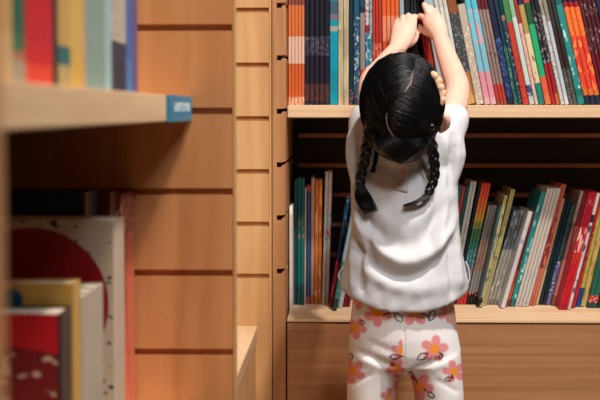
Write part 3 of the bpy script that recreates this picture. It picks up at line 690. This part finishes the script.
# soft creases of the stretch cotton
pxx, pyy = px_of(co)
back = np.clip(-no[:, 1]*2, 0, 1)
def crease(x0, y0, x1, y1, w, d):
    dx, dy = x1-x0, y1-y0; L = math.hypot(dx, dy); t = ((pxx-x0)*dx+(pyy-y0)*dy)/L/L; q = ((pxx-x0)*dy-(pyy-y0)*dx)/L
    return d*np.exp(-(q/w)**2)*np.exp(-np.clip(np.abs(t-.5)-.35, 0, None)**2*30)
dsp = -crease(360,352,398,369,3.2,.0032)-crease(450,356,410,371,3.2,.0030)-crease(366,340,392,352,4,.0015)-crease(404,300,404,366,1.0,.0022)-crease(350,385,372,374,3,.0018)-crease(458,392,436,380,3,.0015)
dsp += crease(362,360,396,375,4,.002)+crease(446,363,412,378,4,.0018)
co = co+no*(dsp*back)[:, None]
set_co(tme, co)
WHITE = np.array(lin((246,242,242))[:3]); PINK = np.array(lin((240,152,156))[:3]); ORNG = np.array(lin((252,160,56))[:3]); BLK = np.array(lin((30,28,32))[:3])
colr = np.tile(WHITE, (len(co), 1))
def mixin(mask, c): 
    global colr
    mask = np.clip(mask, 0, 1)[:, None]; colr = colr*(1-mask)+c*mask
def flower(u, v, cx, cy, r, rot, sel, half=0):
    global colr
    dx, dy = u-cx, v-cy; rho = np.hypot(dx, dy); sel = sel*(rho < r*1.7)
    if half: sel = sel*((dx*half) > 0)
    m = np.zeros(len(u))
    for k in range(5):
        a = rot+k*2*math.pi/5; ox, oy = r*.62*math.cos(a), r*.62*math.sin(a)
        ca, sa = math.cos(a), math.sin(a); lx = (dx-ox)*ca+(dy-oy)*sa; ly = -(dx-ox)*sa+(dy-oy)*ca
        m = np.maximum(m, np.clip((1-np.hypot(lx/(r*.42), ly/(r*.34)))*r*.4+.5, 0, 1))
    mixin(m*sel, PINK)
    mixin(np.clip((r*.36-rho)+.5, 0, 1)*sel, ORNG)
def leaf(u, v, cx, cy, l, w, rot, sel, stem=None):
    dx, dy = u-cx, v-cy; ca, sa = math.cos(rot), math.sin(rot); lx = dx*ca+dy*sa; ly = -dx*sa+dy*ca
    half = w*np.clip(1-(lx/l)**2, 0, 1)
    m = np.clip(1.5-np.abs(np.abs(ly)-half)*1.35, 0, 1)*(np.abs(lx) < l*1.02)
    mixin(m*sel, BLK)
    if stem:
        for (x0, y0), (x1, y1) in zip(stem[:-1], stem[1:]):
            ex, ey = x1-x0, y1-y0; L = math.hypot(ex, ey); t = np.clip(((u-x0)*ex+(v-y0)*ey)/L/L, 0, 1)
            mixin(np.clip(1.4-np.hypot(u-x0-ex*t, v-y0-ey*t)*1.25, 0, 1)*sel, BLK)
bsel = (no[:, 1] < .12).astype(float)
FLW = [(377.5,313,12,.3,0),(415,312,12.5,.9,0),(355.5,328,10,.2,0),(434.5,349,12,1.1,0),(402.5,351,10,.9,-1),(352.6,371,11,.5,0),(420,386.5,12,.2,0),(454,371.5,10,.7,0),(396,368,8.5,.4,0),(448,312,9.5,.1,0),(389.5,397,8,.9,0),(360,299,9,.5,0)]
LVS = [(398.5,317.5,6,2.9,.9,[(383.5,315),(389,312.8),(394,313.5),(396,312.5)]),(432,315.5,6.2,2.8,-1.1,[(421,313),(426,315),(430,320)]),(394.8,356.8,5.2,2.4,-.1,[(400,356),(404,357)]),(422.5,356.5,6.2,2.9,-.55,None),
       (441.5,357,3.4,1.4,-.9,[(439,352),(443,354.5)]),(362.2,322.3,2.8,2,-.3,None),(350.8,356.5,3,1.8,1.3,None),(430.8,395,4.6,2.2,.5,[(426,391),(424,389)]),(448.5,379,4,1.9,-.3,[(452,375),(453,378)]),(411.5,375,4.2,1.8,.7,[(415,378),(417,382)]),(362.5,299.5,3,2,.6,None),(392,365.5,2.2,1.2,.2,None),(446,303.5,3,1.6,-1.1,None)]
for cx, cy, r, rot, half in FLW: flower(pxx, pyy, cx, cy, r*1.14, rot, bsel, half)
for cx, cy, l, w, rot, stem in LVS: leaf(pxx, pyy, cx, cy, l, w, rot, bsel, stem)
# the rest of the print, on the sides, the front and the lower legs
fsel = 1-bsel; low = bsel*(co[:, 2] < .352)
sx_, sz_ = co[:, 0]*590, -co[:, 2]*590
for k in range(26):
    flower(sx_, sz_, rng.uniform(0, 130)+child.location.x*590-65, -rng.uniform(.1, .72)*590, 11, rng.uniform(0, 6), fsel)
for k in range(14):
    flower(sx_, sz_, rng.uniform(0, 120)+child.location.x*590-60, -rng.uniform(.1, .45)*590, 11, rng.uniform(0, 6), low)
at = tme.attributes.new('print', 'FLOAT_COLOR', 'POINT'); at.data.foreach_set('color', np.hstack([colr, np.ones((len(co), 1))]).ravel())
def trouser_mat():
    m, n, l, b = newmat('ribbed_printed_cotton')
    a = n.new('ShaderNodeAttribute'); a.attribute_name = 'print'
    tc = n.new('ShaderNodeTexCoord'); mp = n.new('ShaderNodeMapping'); mp.inputs['Scale'].default_value = (1, 1, .001); l.new(tc.outputs['Object'], mp.inputs[0])
    wv = n.new('ShaderNodeTexWave'); wv.wave_type = 'BANDS'; wv.bands_direction = 'X'; wv.inputs['Scale'].default_value = 88; wv.inputs['Distortion'].default_value = 0
    l.new(mp.outputs[0], wv.inputs['Vector'])
    bp = n.new('ShaderNodeBump'); bp.inputs['Strength'].default_value = .22; bp.inputs['Distance'].default_value = .001
    l.new(wv.outputs['Fac'], bp.inputs['Height']); l.new(bp.outputs[0], b.inputs['Normal'])
    l.new(a.outputs['Color'], b.inputs['Base Color']); b.inputs['Roughness'].default_value = .85; b.inputs['Specular IOR Level'].default_value = .15
    return m
finish('trousers', tme, trouser_mat(), child)
# shoes
for sx in (-1, 1):
    a = leg_pts(sx)[-1]
    s1 = tube([a+Vector((0, -.018, -.038)), a+Vector((sx*.004, .04, -.040)), a+Vector((sx*.006, .105, -.046))], [(.026, .024), (.031, .024), (.030, .016)], flat=(1, 0, 0))
    v = [Vector((p.x, p.y, max(p.z, .001))) for p in s1[0]]
    o = mesh_obj('shoe', v, s1[1], plain((236,232,226), .5, 'shoe_canvas'), None, smooth=True); o.parent = child; o.matrix_parent_inverse = Matrix.Translation(-child.location)

# ---- the loose white top
def sring(xl, xr, y, Yc, ry, drop=0, n=72, e=2.15):
    r = ell_ring(xl, xr, y, Yc, ry, n, e)
    if drop:
        for p in r:
            k = max(0, -(p.y-Yc)/ry); p.z -= drop*k**2
            k2 = max(0, (p.y-Yc)/ry); p.z -= drop*.7*k2**2
    return r
top = [rings_loft([sring(*r) for r in [(386,424,152,2.418,.034), (374,436,156,2.422,.044), (362,447,163,2.424,.054), (353,456,172,2.424,.060), (350.5,458,186,2.422,.063), (351,458,205,2.418,.066),
     (351.5,459,225,2.415,.071), (348,461,245,2.413,.076), (344,465,265,2.413,.081), (340,468,279,2.414,.084, .014), (339.5,469,287,2.414,.086, .031), (341,468.5,289,2.414,.0855, .033)]])]
# shoulders and short sleeves, lifted with the arms
slR = [P(426, 160, 2.412), P(437, 144, 2.415), P(446.5, 129, 2.435), P(453.5, 119, 2.462)]
slL = [P(384, 160, 2.412), P(375, 144, 2.415), P(367.5, 129, 2.435), P(365.5, 119, 2.462)]
top.append(tube([P(403, 172, 2.414), P(402.5, 159, 2.398), P(402, 152, 2.386)], [.042, .0375, .036], n=24))
top.append(tube(slR, [.038, .037, .034, .0285], n=28, cap=2)); top.append(tube(slL, [.038, .037, .034, .0285], n=28, cap=2))
# loose cloth below the lifted sleeves
top.append(tube([P(451, 138, 2.42), P(453.5, 156, 2.415), P(450, 176, 2.41)], [.022, .0215, .017], n=24)); top.append(tube([P(358.5, 140, 2.42), P(357, 158, 2.415), P(359, 180, 2.41)], [.022, .020, .015], n=24))
top.append(tube([P(388, 151, 2.42), P(420, 151, 2.42)], [.036, .036], n=24))
sme = fuse(top, .0030, 26)
co = co_of(sme); no = no_of(sme); pxx, pyy = px_of(co); back = np.clip(-no[:, 1]*1.8+.1, 0, 1)
def drape(x0, yb, ya, k, w, d, xl, xr, soft=8):
    """a hanging fold: its bottom at (x0, yb), rising at the sides with strength k; asymmetric by ya"""
    yy = yb-k*((pxx-x0)/50.0)**2+ya*(pxx-x0)/50.0
    g = np.exp(-((pyy-yy)/w)**2)
    return d*g/(1+np.exp(-(pxx-xl)/soft*2))/(1+np.exp((pxx-xr)/soft*2))
D = np.zeros(len(co))
D += drape(410, 262, -4, 44, 9, .011, 356, 452)     # the big swag
D -= drape(398, 276, 10, 36, 7, .009, 352, 436)     # hollow under it
D += drape(412, 290, 4, 18, 8, .004, 352, 458)
D -= drape(402, 246, 0, 56, 9, .006, 364, 446)
D += drape(402, 226, 0, 60, 9, .003, 366, 444)
# near-vertical pulls from the shoulders
def pull(x0, y0, x1, y1, w, d):
    dx, dy = x1-x0, y1-y0; L = math.hypot(dx, dy); t = ((pxx-x0)*dx+(pyy-y0)*dy)/L/L; q = ((pxx-x0)*dy-(pyy-y0)*dx)/L
    return d*np.exp(-(q/w)**2)*np.exp(-np.clip(np.abs(t-.5)-.38, 0, None)**2*40)
D += pull(358, 190, 366, 262, 3.5, .006)-pull(364, 196, 374, 258, 3.5, .005)
D += pull(448, 190, 437, 255, 4, .005)-pull(440, 180, 428, 250, 4, .004)
D += pull(352, 235, 352, 290, 3, .004)-pull(360, 245, 362, 292, 3.5, .0045)
D += pull(456, 235, 460, 288, 3.5, .005)-pull(450, 240, 452, 296, 3.5, .005)
D += pull(356, 130, 352, 190, 2.5, .003)-pull(360, 140, 357, 195, 2.5, .004)+pull(459, 140, 455, 185, 3, .003)-pull(453, 135, 449, 190, 3, .003)
D -= pull(351, 160, 364, 155, 2, .0025)
rnd = np.sin(pxx*.31+pyy*.12)*np.sin(pyy*.22-pxx*.09)*.0006
co = co+no*((D+rnd)*back)[:, None]
# fine weave crumple
set_co(sme, co)
def cloth_mat(c, name):
    m, n, l, b = newmat(name)
    tc = n.new('ShaderNodeTexCoord'); no_ = n.new('ShaderNodeTexNoise'); no_.inputs['Scale'].default_value = 60; no_.inputs['Detail'].default_value = 4; l.new(tc.outputs['Object'], no_.inputs['Vector'])
    bp = n.new('ShaderNodeBump'); bp.inputs['Strength'].default_value = .35; bp.inputs['Distance'].default_value = .003
    l.new(no_.outputs['Fac'], bp.inputs['Height']); l.new(bp.outputs[0], b.inputs['Normal'])
    b.inputs['Base Color'].default_value = lin(c); b.inputs['Roughness'].default_value = .85; b.inputs['Specular IOR Level'].default_value = .15
    return m
SHIRT = cloth_mat((208,209,213), 'white_cotton')
shirt = finish('shirt', sme, SHIRT, child)
smo = sme.copy()   # for placing things on the cloth
from mathutils.bvhtree import BVHTree
sbvh = BVHTree.FromPolygons([Vector(v) for v in co], [list(p.vertices) for p in sme.polygons])
def on_shirt(px, py, off=0.0):
    d = (P(px, py, 2.0)-CAM).normalized(); h = sbvh.ray_cast(CAM, d)
    return (h[0]+h[1]*off, h[1]) if h[0] else (P(px, py, 2.34), Vector((0, -1, 0)))
# button placket: a strip lying on the cloth, with a stitched edge
g = [(i, j) for j in range(9) for i in range(5)]
vs, fs = [], []
for i, j in g:
    u, v = i/4, j/8
    px_ = 396.5+u*12.5+(1-v)*2.0-v*1.5+ (v*3.2 if False else 0); py_ = 163+v*(27+3*u)
    p, n_ = on_shirt(px_, py_, .0012+.0006*math.sin(math.pi*u)); vs.append(p)
for j in range(8):
    for i in range(4): fs.append([j*5+i, j*5+i+1, (j+1)*5+i+1, (j+1)*5+i])
nb_v = len(vs)
for p in list(vs): vs.append(p+Vector((0, .0022, 0)))
fs2 = [[a+nb_v for a in f][::-1] for f in fs]
ring = [i for i in range(5)]+[j*5+4 for j in range(1, 9)]+[8*5+i for i in (3, 2, 1, 0)]+[j*5 for j in range(7, 0, -1)]
side = [[ring[k], ring[(k+1) % len(ring)], ring[(k+1) % len(ring)]+nb_v, ring[k]+nb_v] for k in range(len(ring))]
pk = mesh_obj('button_placket', vs, fs+fs2+side, cloth_mat((204,202,203), 'placket_cotton'), None, smooth=True)
pk.parent = shirt; pk.matrix_parent_inverse = Matrix.Identity(4)
pk.matrix_parent_inverse = Matrix.Translation(-child.location) if False else shirt.matrix_parent_inverse.copy()
def fix_parent(o, par):
    o.parent = par; bpy.context.view_layer.update(); o.matrix_parent_inverse = par.matrix_world.inverted()
fix_parent(pk, shirt)
for bx, by in ((402.3, 171.8), (399.6, 183.2)):
    p, n_ = on_shirt(bx, by, .0016)
    prof = [(0, .0012), (.0024, .0012), (.0030, .0018), (.0046, .0018), (.0054, .0010), (.0054, 0)]
    vs, fs = [], []; nn = 20
    q = n_.to_track_quat('Z', 'Y')
    for r, z in prof:
        for k in range(nn): vs.append(p+q @ Vector((r*math.cos(2*math.pi*k/nn)+1e-5*math.cos(2*math.pi*k/nn), r*math.sin(2*math.pi*k/nn)+1e-5*math.sin(2*math.pi*k/nn), z)))
    for i in range(len(prof)-1):
        for k in range(nn): fs.append([i*nn+k, i*nn+(k+1) % nn, (i+1)*nn+(k+1) % nn, (i+1)*nn+k])
    b = mesh_obj('button', vs, fs, plain((226,176,140), .3, 'peach_button'), None, smooth=True); fix_parent(b, shirt)
    b['label'] = 'peach button'
# collar band round the nape
cb = [on_shirt(x, y, .001)[0] for x, y in ((380, 154), (388, 159), (397, 162.5), (407, 163), (417, 160.5), (425, 155))]
v, f = tube(cb, [(.0022, .0022)]*len(cb), n=8, cap=1)
o = mesh_obj('collar', v, f, SHIRT, None, smooth=True); fix_parent(o, shirt)
# tiny side ties of the hem slits
for pts in ([(343.5, 268), (339.5, 272), (338.5, 277), (341.5, 281)], [(466, 262), (469, 270), (469.5, 279), (467.5, 284)]):
    v, f = tube([P(x, y, 2.40) for x, y in pts], [.0012]*len(pts), n=6, cap=1)
    o = mesh_obj('hem_tie', v, f, SHIRT, None, smooth=True); fix_parent(o, shirt)

# ---- hair
def hair_mat():
    m, n, l, b = newmat('black_hair')
    b.inputs['Base Color'].default_value = lin((9,10,14)); b.inputs['Roughness'].default_value = .34
    b.inputs['Specular IOR Level'].default_value = .34
    return m
HAIR = hair_mat()
HR = Vector((.0700, .0845, .0868))
HCC = HC+Vector((0, -.003, 0))
def hair_dir(px, py):
    """unit direction on the hair shell where the camera sees it at a pixel"""
    d = (P(px, py, 2.0)-CAM).normalized()
    o = CAM-HCC; oi = Vector((o[k]/HR[k] for k in range(3))); di = Vector((d[k]/HR[k] for k in range(3)))
    A = di.dot(di); B = 2*oi.dot(di); C_ = oi.dot(oi)-1; q = B*B-4*A*C_
    t = (-B-math.sqrt(q))/(2*A) if q >= 0 else -B/(2*A)
    return (oi+di*t).normalized()
def on_hair(u, off=0.0): return HCC+Vector((u[k]*(HR[k]+off) for k in range(3)))
# under-cap that follows the scalp, open at the face
vs, fs = [], []; n_, m_ = 64, 40
inside = {}
for i in range(m_+1):
    th = math.pi*(i+.01)/(m_+.02)
    for k in range(n_):
        ph = 2*math.pi*k/n_; u = Vector((math.sin(th)*math.cos(ph), math.sin(th)*math.sin(ph), math.cos(th))); vs.append(on_hair(u, -.0035))
keep = []
for i in range(m_):
    for k in range(n_):
        q = [i*n_+k, i*n_+(k+1) % n_, (i+1)*n_+(k+1) % n_, (i+1)*n_+k]
        c = sum((vs[a] for a in q), Vector())/4; lc = HROT.transposed() @ (c-HC)
        if lc.y > .03 and lc.z < .045: continue
        if lc.y > -.012 and lc.z < -.02 : continue
        keep.append(q)
cap = mesh_obj('hair', vs, keep, HAIR, None, smooth=True)
md = cap.modifiers.new('thick', 'SOLIDIFY'); md.thickness = .004; md.offset = -1
fix_parent(cap, child)
# strands combed from the parting to the two braids
PART = [hair_dir(x, y) for x, y in ((416, 60), (413.5, 68), (412, 76), (410.5, 84), (405, 92), (396.5, 99), (389, 107), (386, 116), (387, 125), (391, 133), (397, 141), (401, 150))]
PART = [Vector((.12, .45, .88)).normalized(), Vector((.14, .15, .98)).normalized()]+PART
def part_at(t):
    t *= len(PART)-1; i = min(int(t), len(PART)-2); f_ = t-i
    return (PART[i]*(1-f_)+PART[i+1]*f_).normalized()
ROOT = {-1: hair_dir(369, 131), 1: hair_dir(430.5, 132)}
sv, sf = [], []
def strand(pts, r0, r1=None):
    r1 = r0 if r1 is None else r1
    base = len(sv); n = len(pts)
    for i, p in enumerate(pts):
        t = (pts[min(i+1, n-1)]-pts[max(i-1, 0)]).normalized(); a = t.cross(Vector((.31, .9, .2))).normalized(); b = t.cross(a); r = r0+(r1-r0)*i/(n-1)
        for k in range(3): q = 2.094*k; sv.append(p+a*(r*math.cos(q))+b*(r*math.sin(q)))
    for i in range(n-1):
        for k in range(3): sf.append([base+i*3+k, base+i*3+(k+1) % 3, base+i*3+3+(k+1) % 3, base+i*3+3+k])
for sgn in (-1, 1):
    e0 = ROOT[sgn]
    for _ in range(1500):
        t = rng.uniform(0, 1)**.9; s = part_at(t)
        s = (s+Vector((sgn*abs(rng.normal(0, .012)), rng.normal(0, .008), rng.normal(0, .01)))).normalized()
        e = (e0+Vector(rng.normal(0, .045, 3))).normalized()
        # belly of the combed path: upper strands sweep out over the side, lower ones under the nape
        side = Vector((sgn*1.0, .25, 0)) if t < .62 else Vector((0, -.25, -1.0))
        kk = (.55*(1-t)+.05) if t < .62 else (t-.62)*1.15
        kk += rng.normal(0, .05); off = rng.uniform(-.0018, .0016); wv = rng.uniform(0, 6)
        pts = []
        for i in range(12):
            w = i/11; u = s*(1-w)+e*w+side*(kk*math.sin(math.pi*w)*.8); u.normalize()
            lift = off*math.sin(math.pi*min(1, w*1.3+.08))+.0004*math.sin(wv+w*9)-.003*(1-w)**6
            pts.append(on_hair(u, lift))
        strand(pts, .00062)
# strands over the crown's far side and the sides, so no bare cap shows from other places
for _ in range(700):
    sgn = rng.choice((-1, 1)); a = rng.uniform(.1, .9)
    s = Vector((sgn*.1+.1, a, math.sqrt(max(.05, 1-a*a)))).normalized(); e = Vector((sgn*.98, .25+rng.normal(0, .1), -.15+rng.normal(0, .1))).normalized()
    e2 = (ROOT[sgn]+Vector(rng.normal(0, .05, 3))).normalized()
    pts = []
    for i in range(12):
        w = i/11; u = (s*(1-w)**2+e*(2*w*(1-w))*1.2+e2*w*w).normalized(); pts.append(on_hair(u, rng.uniform(-.0003, .0003)))
    strand(pts, .0006)
# flyaways
for _ in range(60):
    c = part_at(rng.uniform(0, .9)); d_ = Vector(rng.normal(0, 1, 3)); d_ = (d_-c*d_.dot(c)).normalized()
    pts = [on_hair((c+d_*(.9*w)).normalized(), .001+.004*math.sin(math.pi*w)*rng.uniform(.6, 1)) for w in np.linspace(.1, 1, 8)]
    strand(pts, .00022)
# hair over the nape, drawn sideways to the braids
NC = P(400.5, 139, YC-.080); NR = Vector((.0495, .041, .041))
v, f = ball(NC, (NR.x-.003, NR.y-.003, NR.z-.003), 32, 18)
nape = mesh_obj('nape_hair', v, f, HAIR, None, smooth=True); fix_parent(nape, cap)
for sgn in (-1, 1):
    for _ in range(420):
        th0 = rng.uniform(-.9, 1.5); pts = []; off = rng.uniform(-.001, .001); c0 = rng.normal(-.05, .06)
        for w in np.linspace(0, 1, 10):
            al = c0+sgn*w*1.45; el = th0*(1-w)+(-.05)*w-.35*math.sin(math.pi*w)
            u = Vector((math.sin(al)*math.cos(el), -math.cos(al)*math.cos(el), -math.sin(el)))
            pts.append(NC+Vector((u[k]*(NR[k]+off) for k in range(3))))
        strand(pts, .0006)
for sgn, root in ((-1, P(368.5, 130, YC-.084)), (1, P(431, 131, YC-.084))):
    for _ in range(160):
        q = rng.normal(0, .004, 3); a0 = NC+Vector((sgn*NR.x*.7, -NR.y*.5, rng.uniform(-.02, .02)))
        strand([a0, (a0+root)/2+Vector((0, -.006, .004))+Vector(q), root+Vector(q), root+Vector((sgn*-.001, .001, -.012))+Vector(q)*.7], .0006)
st = mesh_obj('hair_strands', sv, sf, HAIR, None, smooth=True); fix_parent(st, cap); st['kind'] = 'stuff'
# the pale line of the parting, seen where the hair falls apart
for a0, a1, wmax in ((3.4/13, 6.1/13, .0021), (8.7/13, 12.2/13, .0013)):
    pv, pf = [], []; N = 26
    seq = [part_at(t) for t in np.linspace(a0, a1, N)]
    for i, u in enumerate(seq):
        t_ = (seq[min(i+1, N-1)]-seq[max(i-1, 0)]).normalized(); a = t_.cross(u).normalized()
        w = wmax*math.sin(math.pi*(i+.5)/N)**.7*(1+.3*math.sin(i*1.7))
        for k in (-1, 1): pv.append(on_hair(u, .0004)+a*(k*w))
        pv.append(on_hair(u, -.004))
    for i in range(N-1):
        a, b = i*3, i*3+3
        pf += [[a, a+1, b+1, b], [a+1, a+2, b+2, b+1], [a+2, a, b, b+2]]
    o = mesh_obj('parting', pv, pf, plain((150,132,126), .6, 'scalp'), None, smooth=True); fix_parent(o, cap); o['label'] = 'pale hair parting'
# braids
def braid(path, amp, r, turns, tail, name='braid'):
    pts = [on_b(*p) for p in path]
    def cv(t):
        t *= len(pts)-1; i = min(int(t), len(pts)-2); f_ = t-i
        p0, p1, p2, p3 = pts[max(i-1, 0)], pts[i], pts[i+1], pts[min(i+2, len(pts)-1)]
        return .5*((2*p1)+(p2-p0)*f_+(2*p0-5*p1+4*p2-p3)*f_*f_+(3*p1-p0-3*p2+p3)*f_**3)
    sh_ = []
    for k in range(3):
        L, Rr = [], []
        N = 44
        for i in range(N):
            t = i/(N-1); c = cv(t); tn = (cv(min(1, t+.02))-cv(max(0, t-.02))).normalized()
            sd = Vector((0, -1, 0)); sd = (sd-tn*sd.dot(tn)).normalized(); ln = tn.cross(sd)
            q = 2*math.pi*(turns*t+k/3); tp = 1-.3*t
            L.append(c+ln*(amp*tp*math.sin(q))+sd*(amp*.55*tp*math.sin(2*q))); Rr.append(r*tp)
        sh_.append(tube(L, Rr, n=8, cap=2))
    bm_ = fuse(sh_, .0011, 2)
    o = finish(name, bm_, HAIR, child)
    # loose tail below the tie
    global sv, sf
    sv, sf = [], []
    tp = [on_b(*p) for p in tail]; w0 = tail_w[name_side[0]]
    for _ in range(420):
        a = rng.uniform(0, 6.28); rad = math.sqrt(rng.uniform(0, 1)); fr = rng.uniform(.7, 1.05)
        L = []
        for i in range(8):
            t = i/7*fr; x = t*(len(tp)-1); j = min(int(x), len(tp)-2); c = tp[j]+(tp[j+1]-tp[j])*(x-j)
            w = w0[0]+(w0[1]-w0[0])*math.sin(min(1, t*1.25)*math.pi*.62)
            dirv = Vector((math.cos(a), .55*math.sin(a), .35*math.sin(a+1)))
            L.append(c+dirv*(rad*w))
        strand(L, .0007, .0003)
    t_o = mesh_obj('tail', sv, sf, HAIR, None, smooth=True); fix_parent(t_o, o); t_o['kind'] = 'stuff'
    e = pts[-1]; tn = (pts[-1]-pts[-2]).normalized()
    v, f = tube([e-tn*.002, e+tn*.002], [.0055, .0055], n=14, cap=2)
    ht = mesh_obj('hair_tie', v, f, plain((28,24,28), .5, 'elastic'), None, smooth=True); fix_parent(ht, o)
    return o
def on_b(px, py, off): 
    p, n_ = on_shirt(px, py, 0); 
    return p+Vector((0, -off, 0))
tail_w = {'l': (.005, .0135), 'r': (.005, .0115)}; name_side = ['l']
def on_b2(px, py, y): return P(px, py, y)
_hb = lambda px, py: on_hair(hair_dir(px, py), -.004)
_onb = on_b
def on_b(px, py, off):
    if off < 0: return _hb(px, py)
    return _onb(px, py, off)
braid([(369.5, 126, -1), (368, 136, -1), (366.2, 148, .030), (364.3, 160, .026), (361.2, 172, .021), (360, 184, .016)], .0060, .0066, 2.2, [(360, 183, .016), (361, 192, .014), (365, 201, .012), (371, 211, .009)])
name_side = ['r']
braid([(430, 127, -1), (431, 137, -1), (431.5, 149, .030), (433, 160, .026), (434, 172, .021), (432, 183, .016), (428, 192, .014)], .0056, .0062, 2.5, [(428.5, 191, .014), (424, 197, .014), (417, 201, .013), (408, 204, .010)])
# loose lock beside the first braid
sv, sf = [], []
for _ in range(70):
    j = rng.normal(0, 1.1, 2)
    strand([_hb(377+j[0], 140), _onb(376.5+j[0]*.9, 152, .006), _onb(374.5+j[0]*.8, 164, .004), _onb(372+j[1], 172, .002)], .0006, .0003)
for _ in range(10):
    j = rng.normal(0, 2.5, 2)
    strand([_hb(417+j[0], 150), _onb(421+j[0], 160, .004), _onb(424+j[1], 172, .003), _onb(427+j[1], 180, .002)], .00035, .0002)
o = mesh_obj('loose_lock', sv, sf, HAIR, None, smooth=True); fix_parent(o, cap); o['kind'] = 'stuff'
# hair clip: a little row of flower petals above the ear
cs = []
for i, (x, y, r) in enumerate(((433.5, 77, .0066), (436.5, 82, .0078), (438.5, 88, .0070), (440.5, 94, .0072), (441, 100, .0060))):
    c = on_hair(hair_dir(x, y), .003); cs.append(ball(c, (r, .0055, r*1.05), 16, 10)); 
cs.append(tube([on_hair(hair_dir(x, y), .001) for x, y in ((433, 75), (437, 83), (440, 92), (441, 103))], [.0062, .0068, .0068, .005]))
cm = fuse(cs, .0011, 6)
o = finish('hair_clip', cm, plain((246,196,160), .45, 'clip_cream'), child); o['label'] = 'peach flower hair clip'
dots = []
for x, y in ((437.5, 84), (441, 93)):
    c = on_hair(hair_dir(x, y), .0075); v, f = ball(c, (.0032, .0028, .0034), 12, 8)
    q = mesh_obj('clip_bead', v, f, plain((240,140,60), .4, 'clip_orange'), None, smooth=True); fix_parent(q, o)
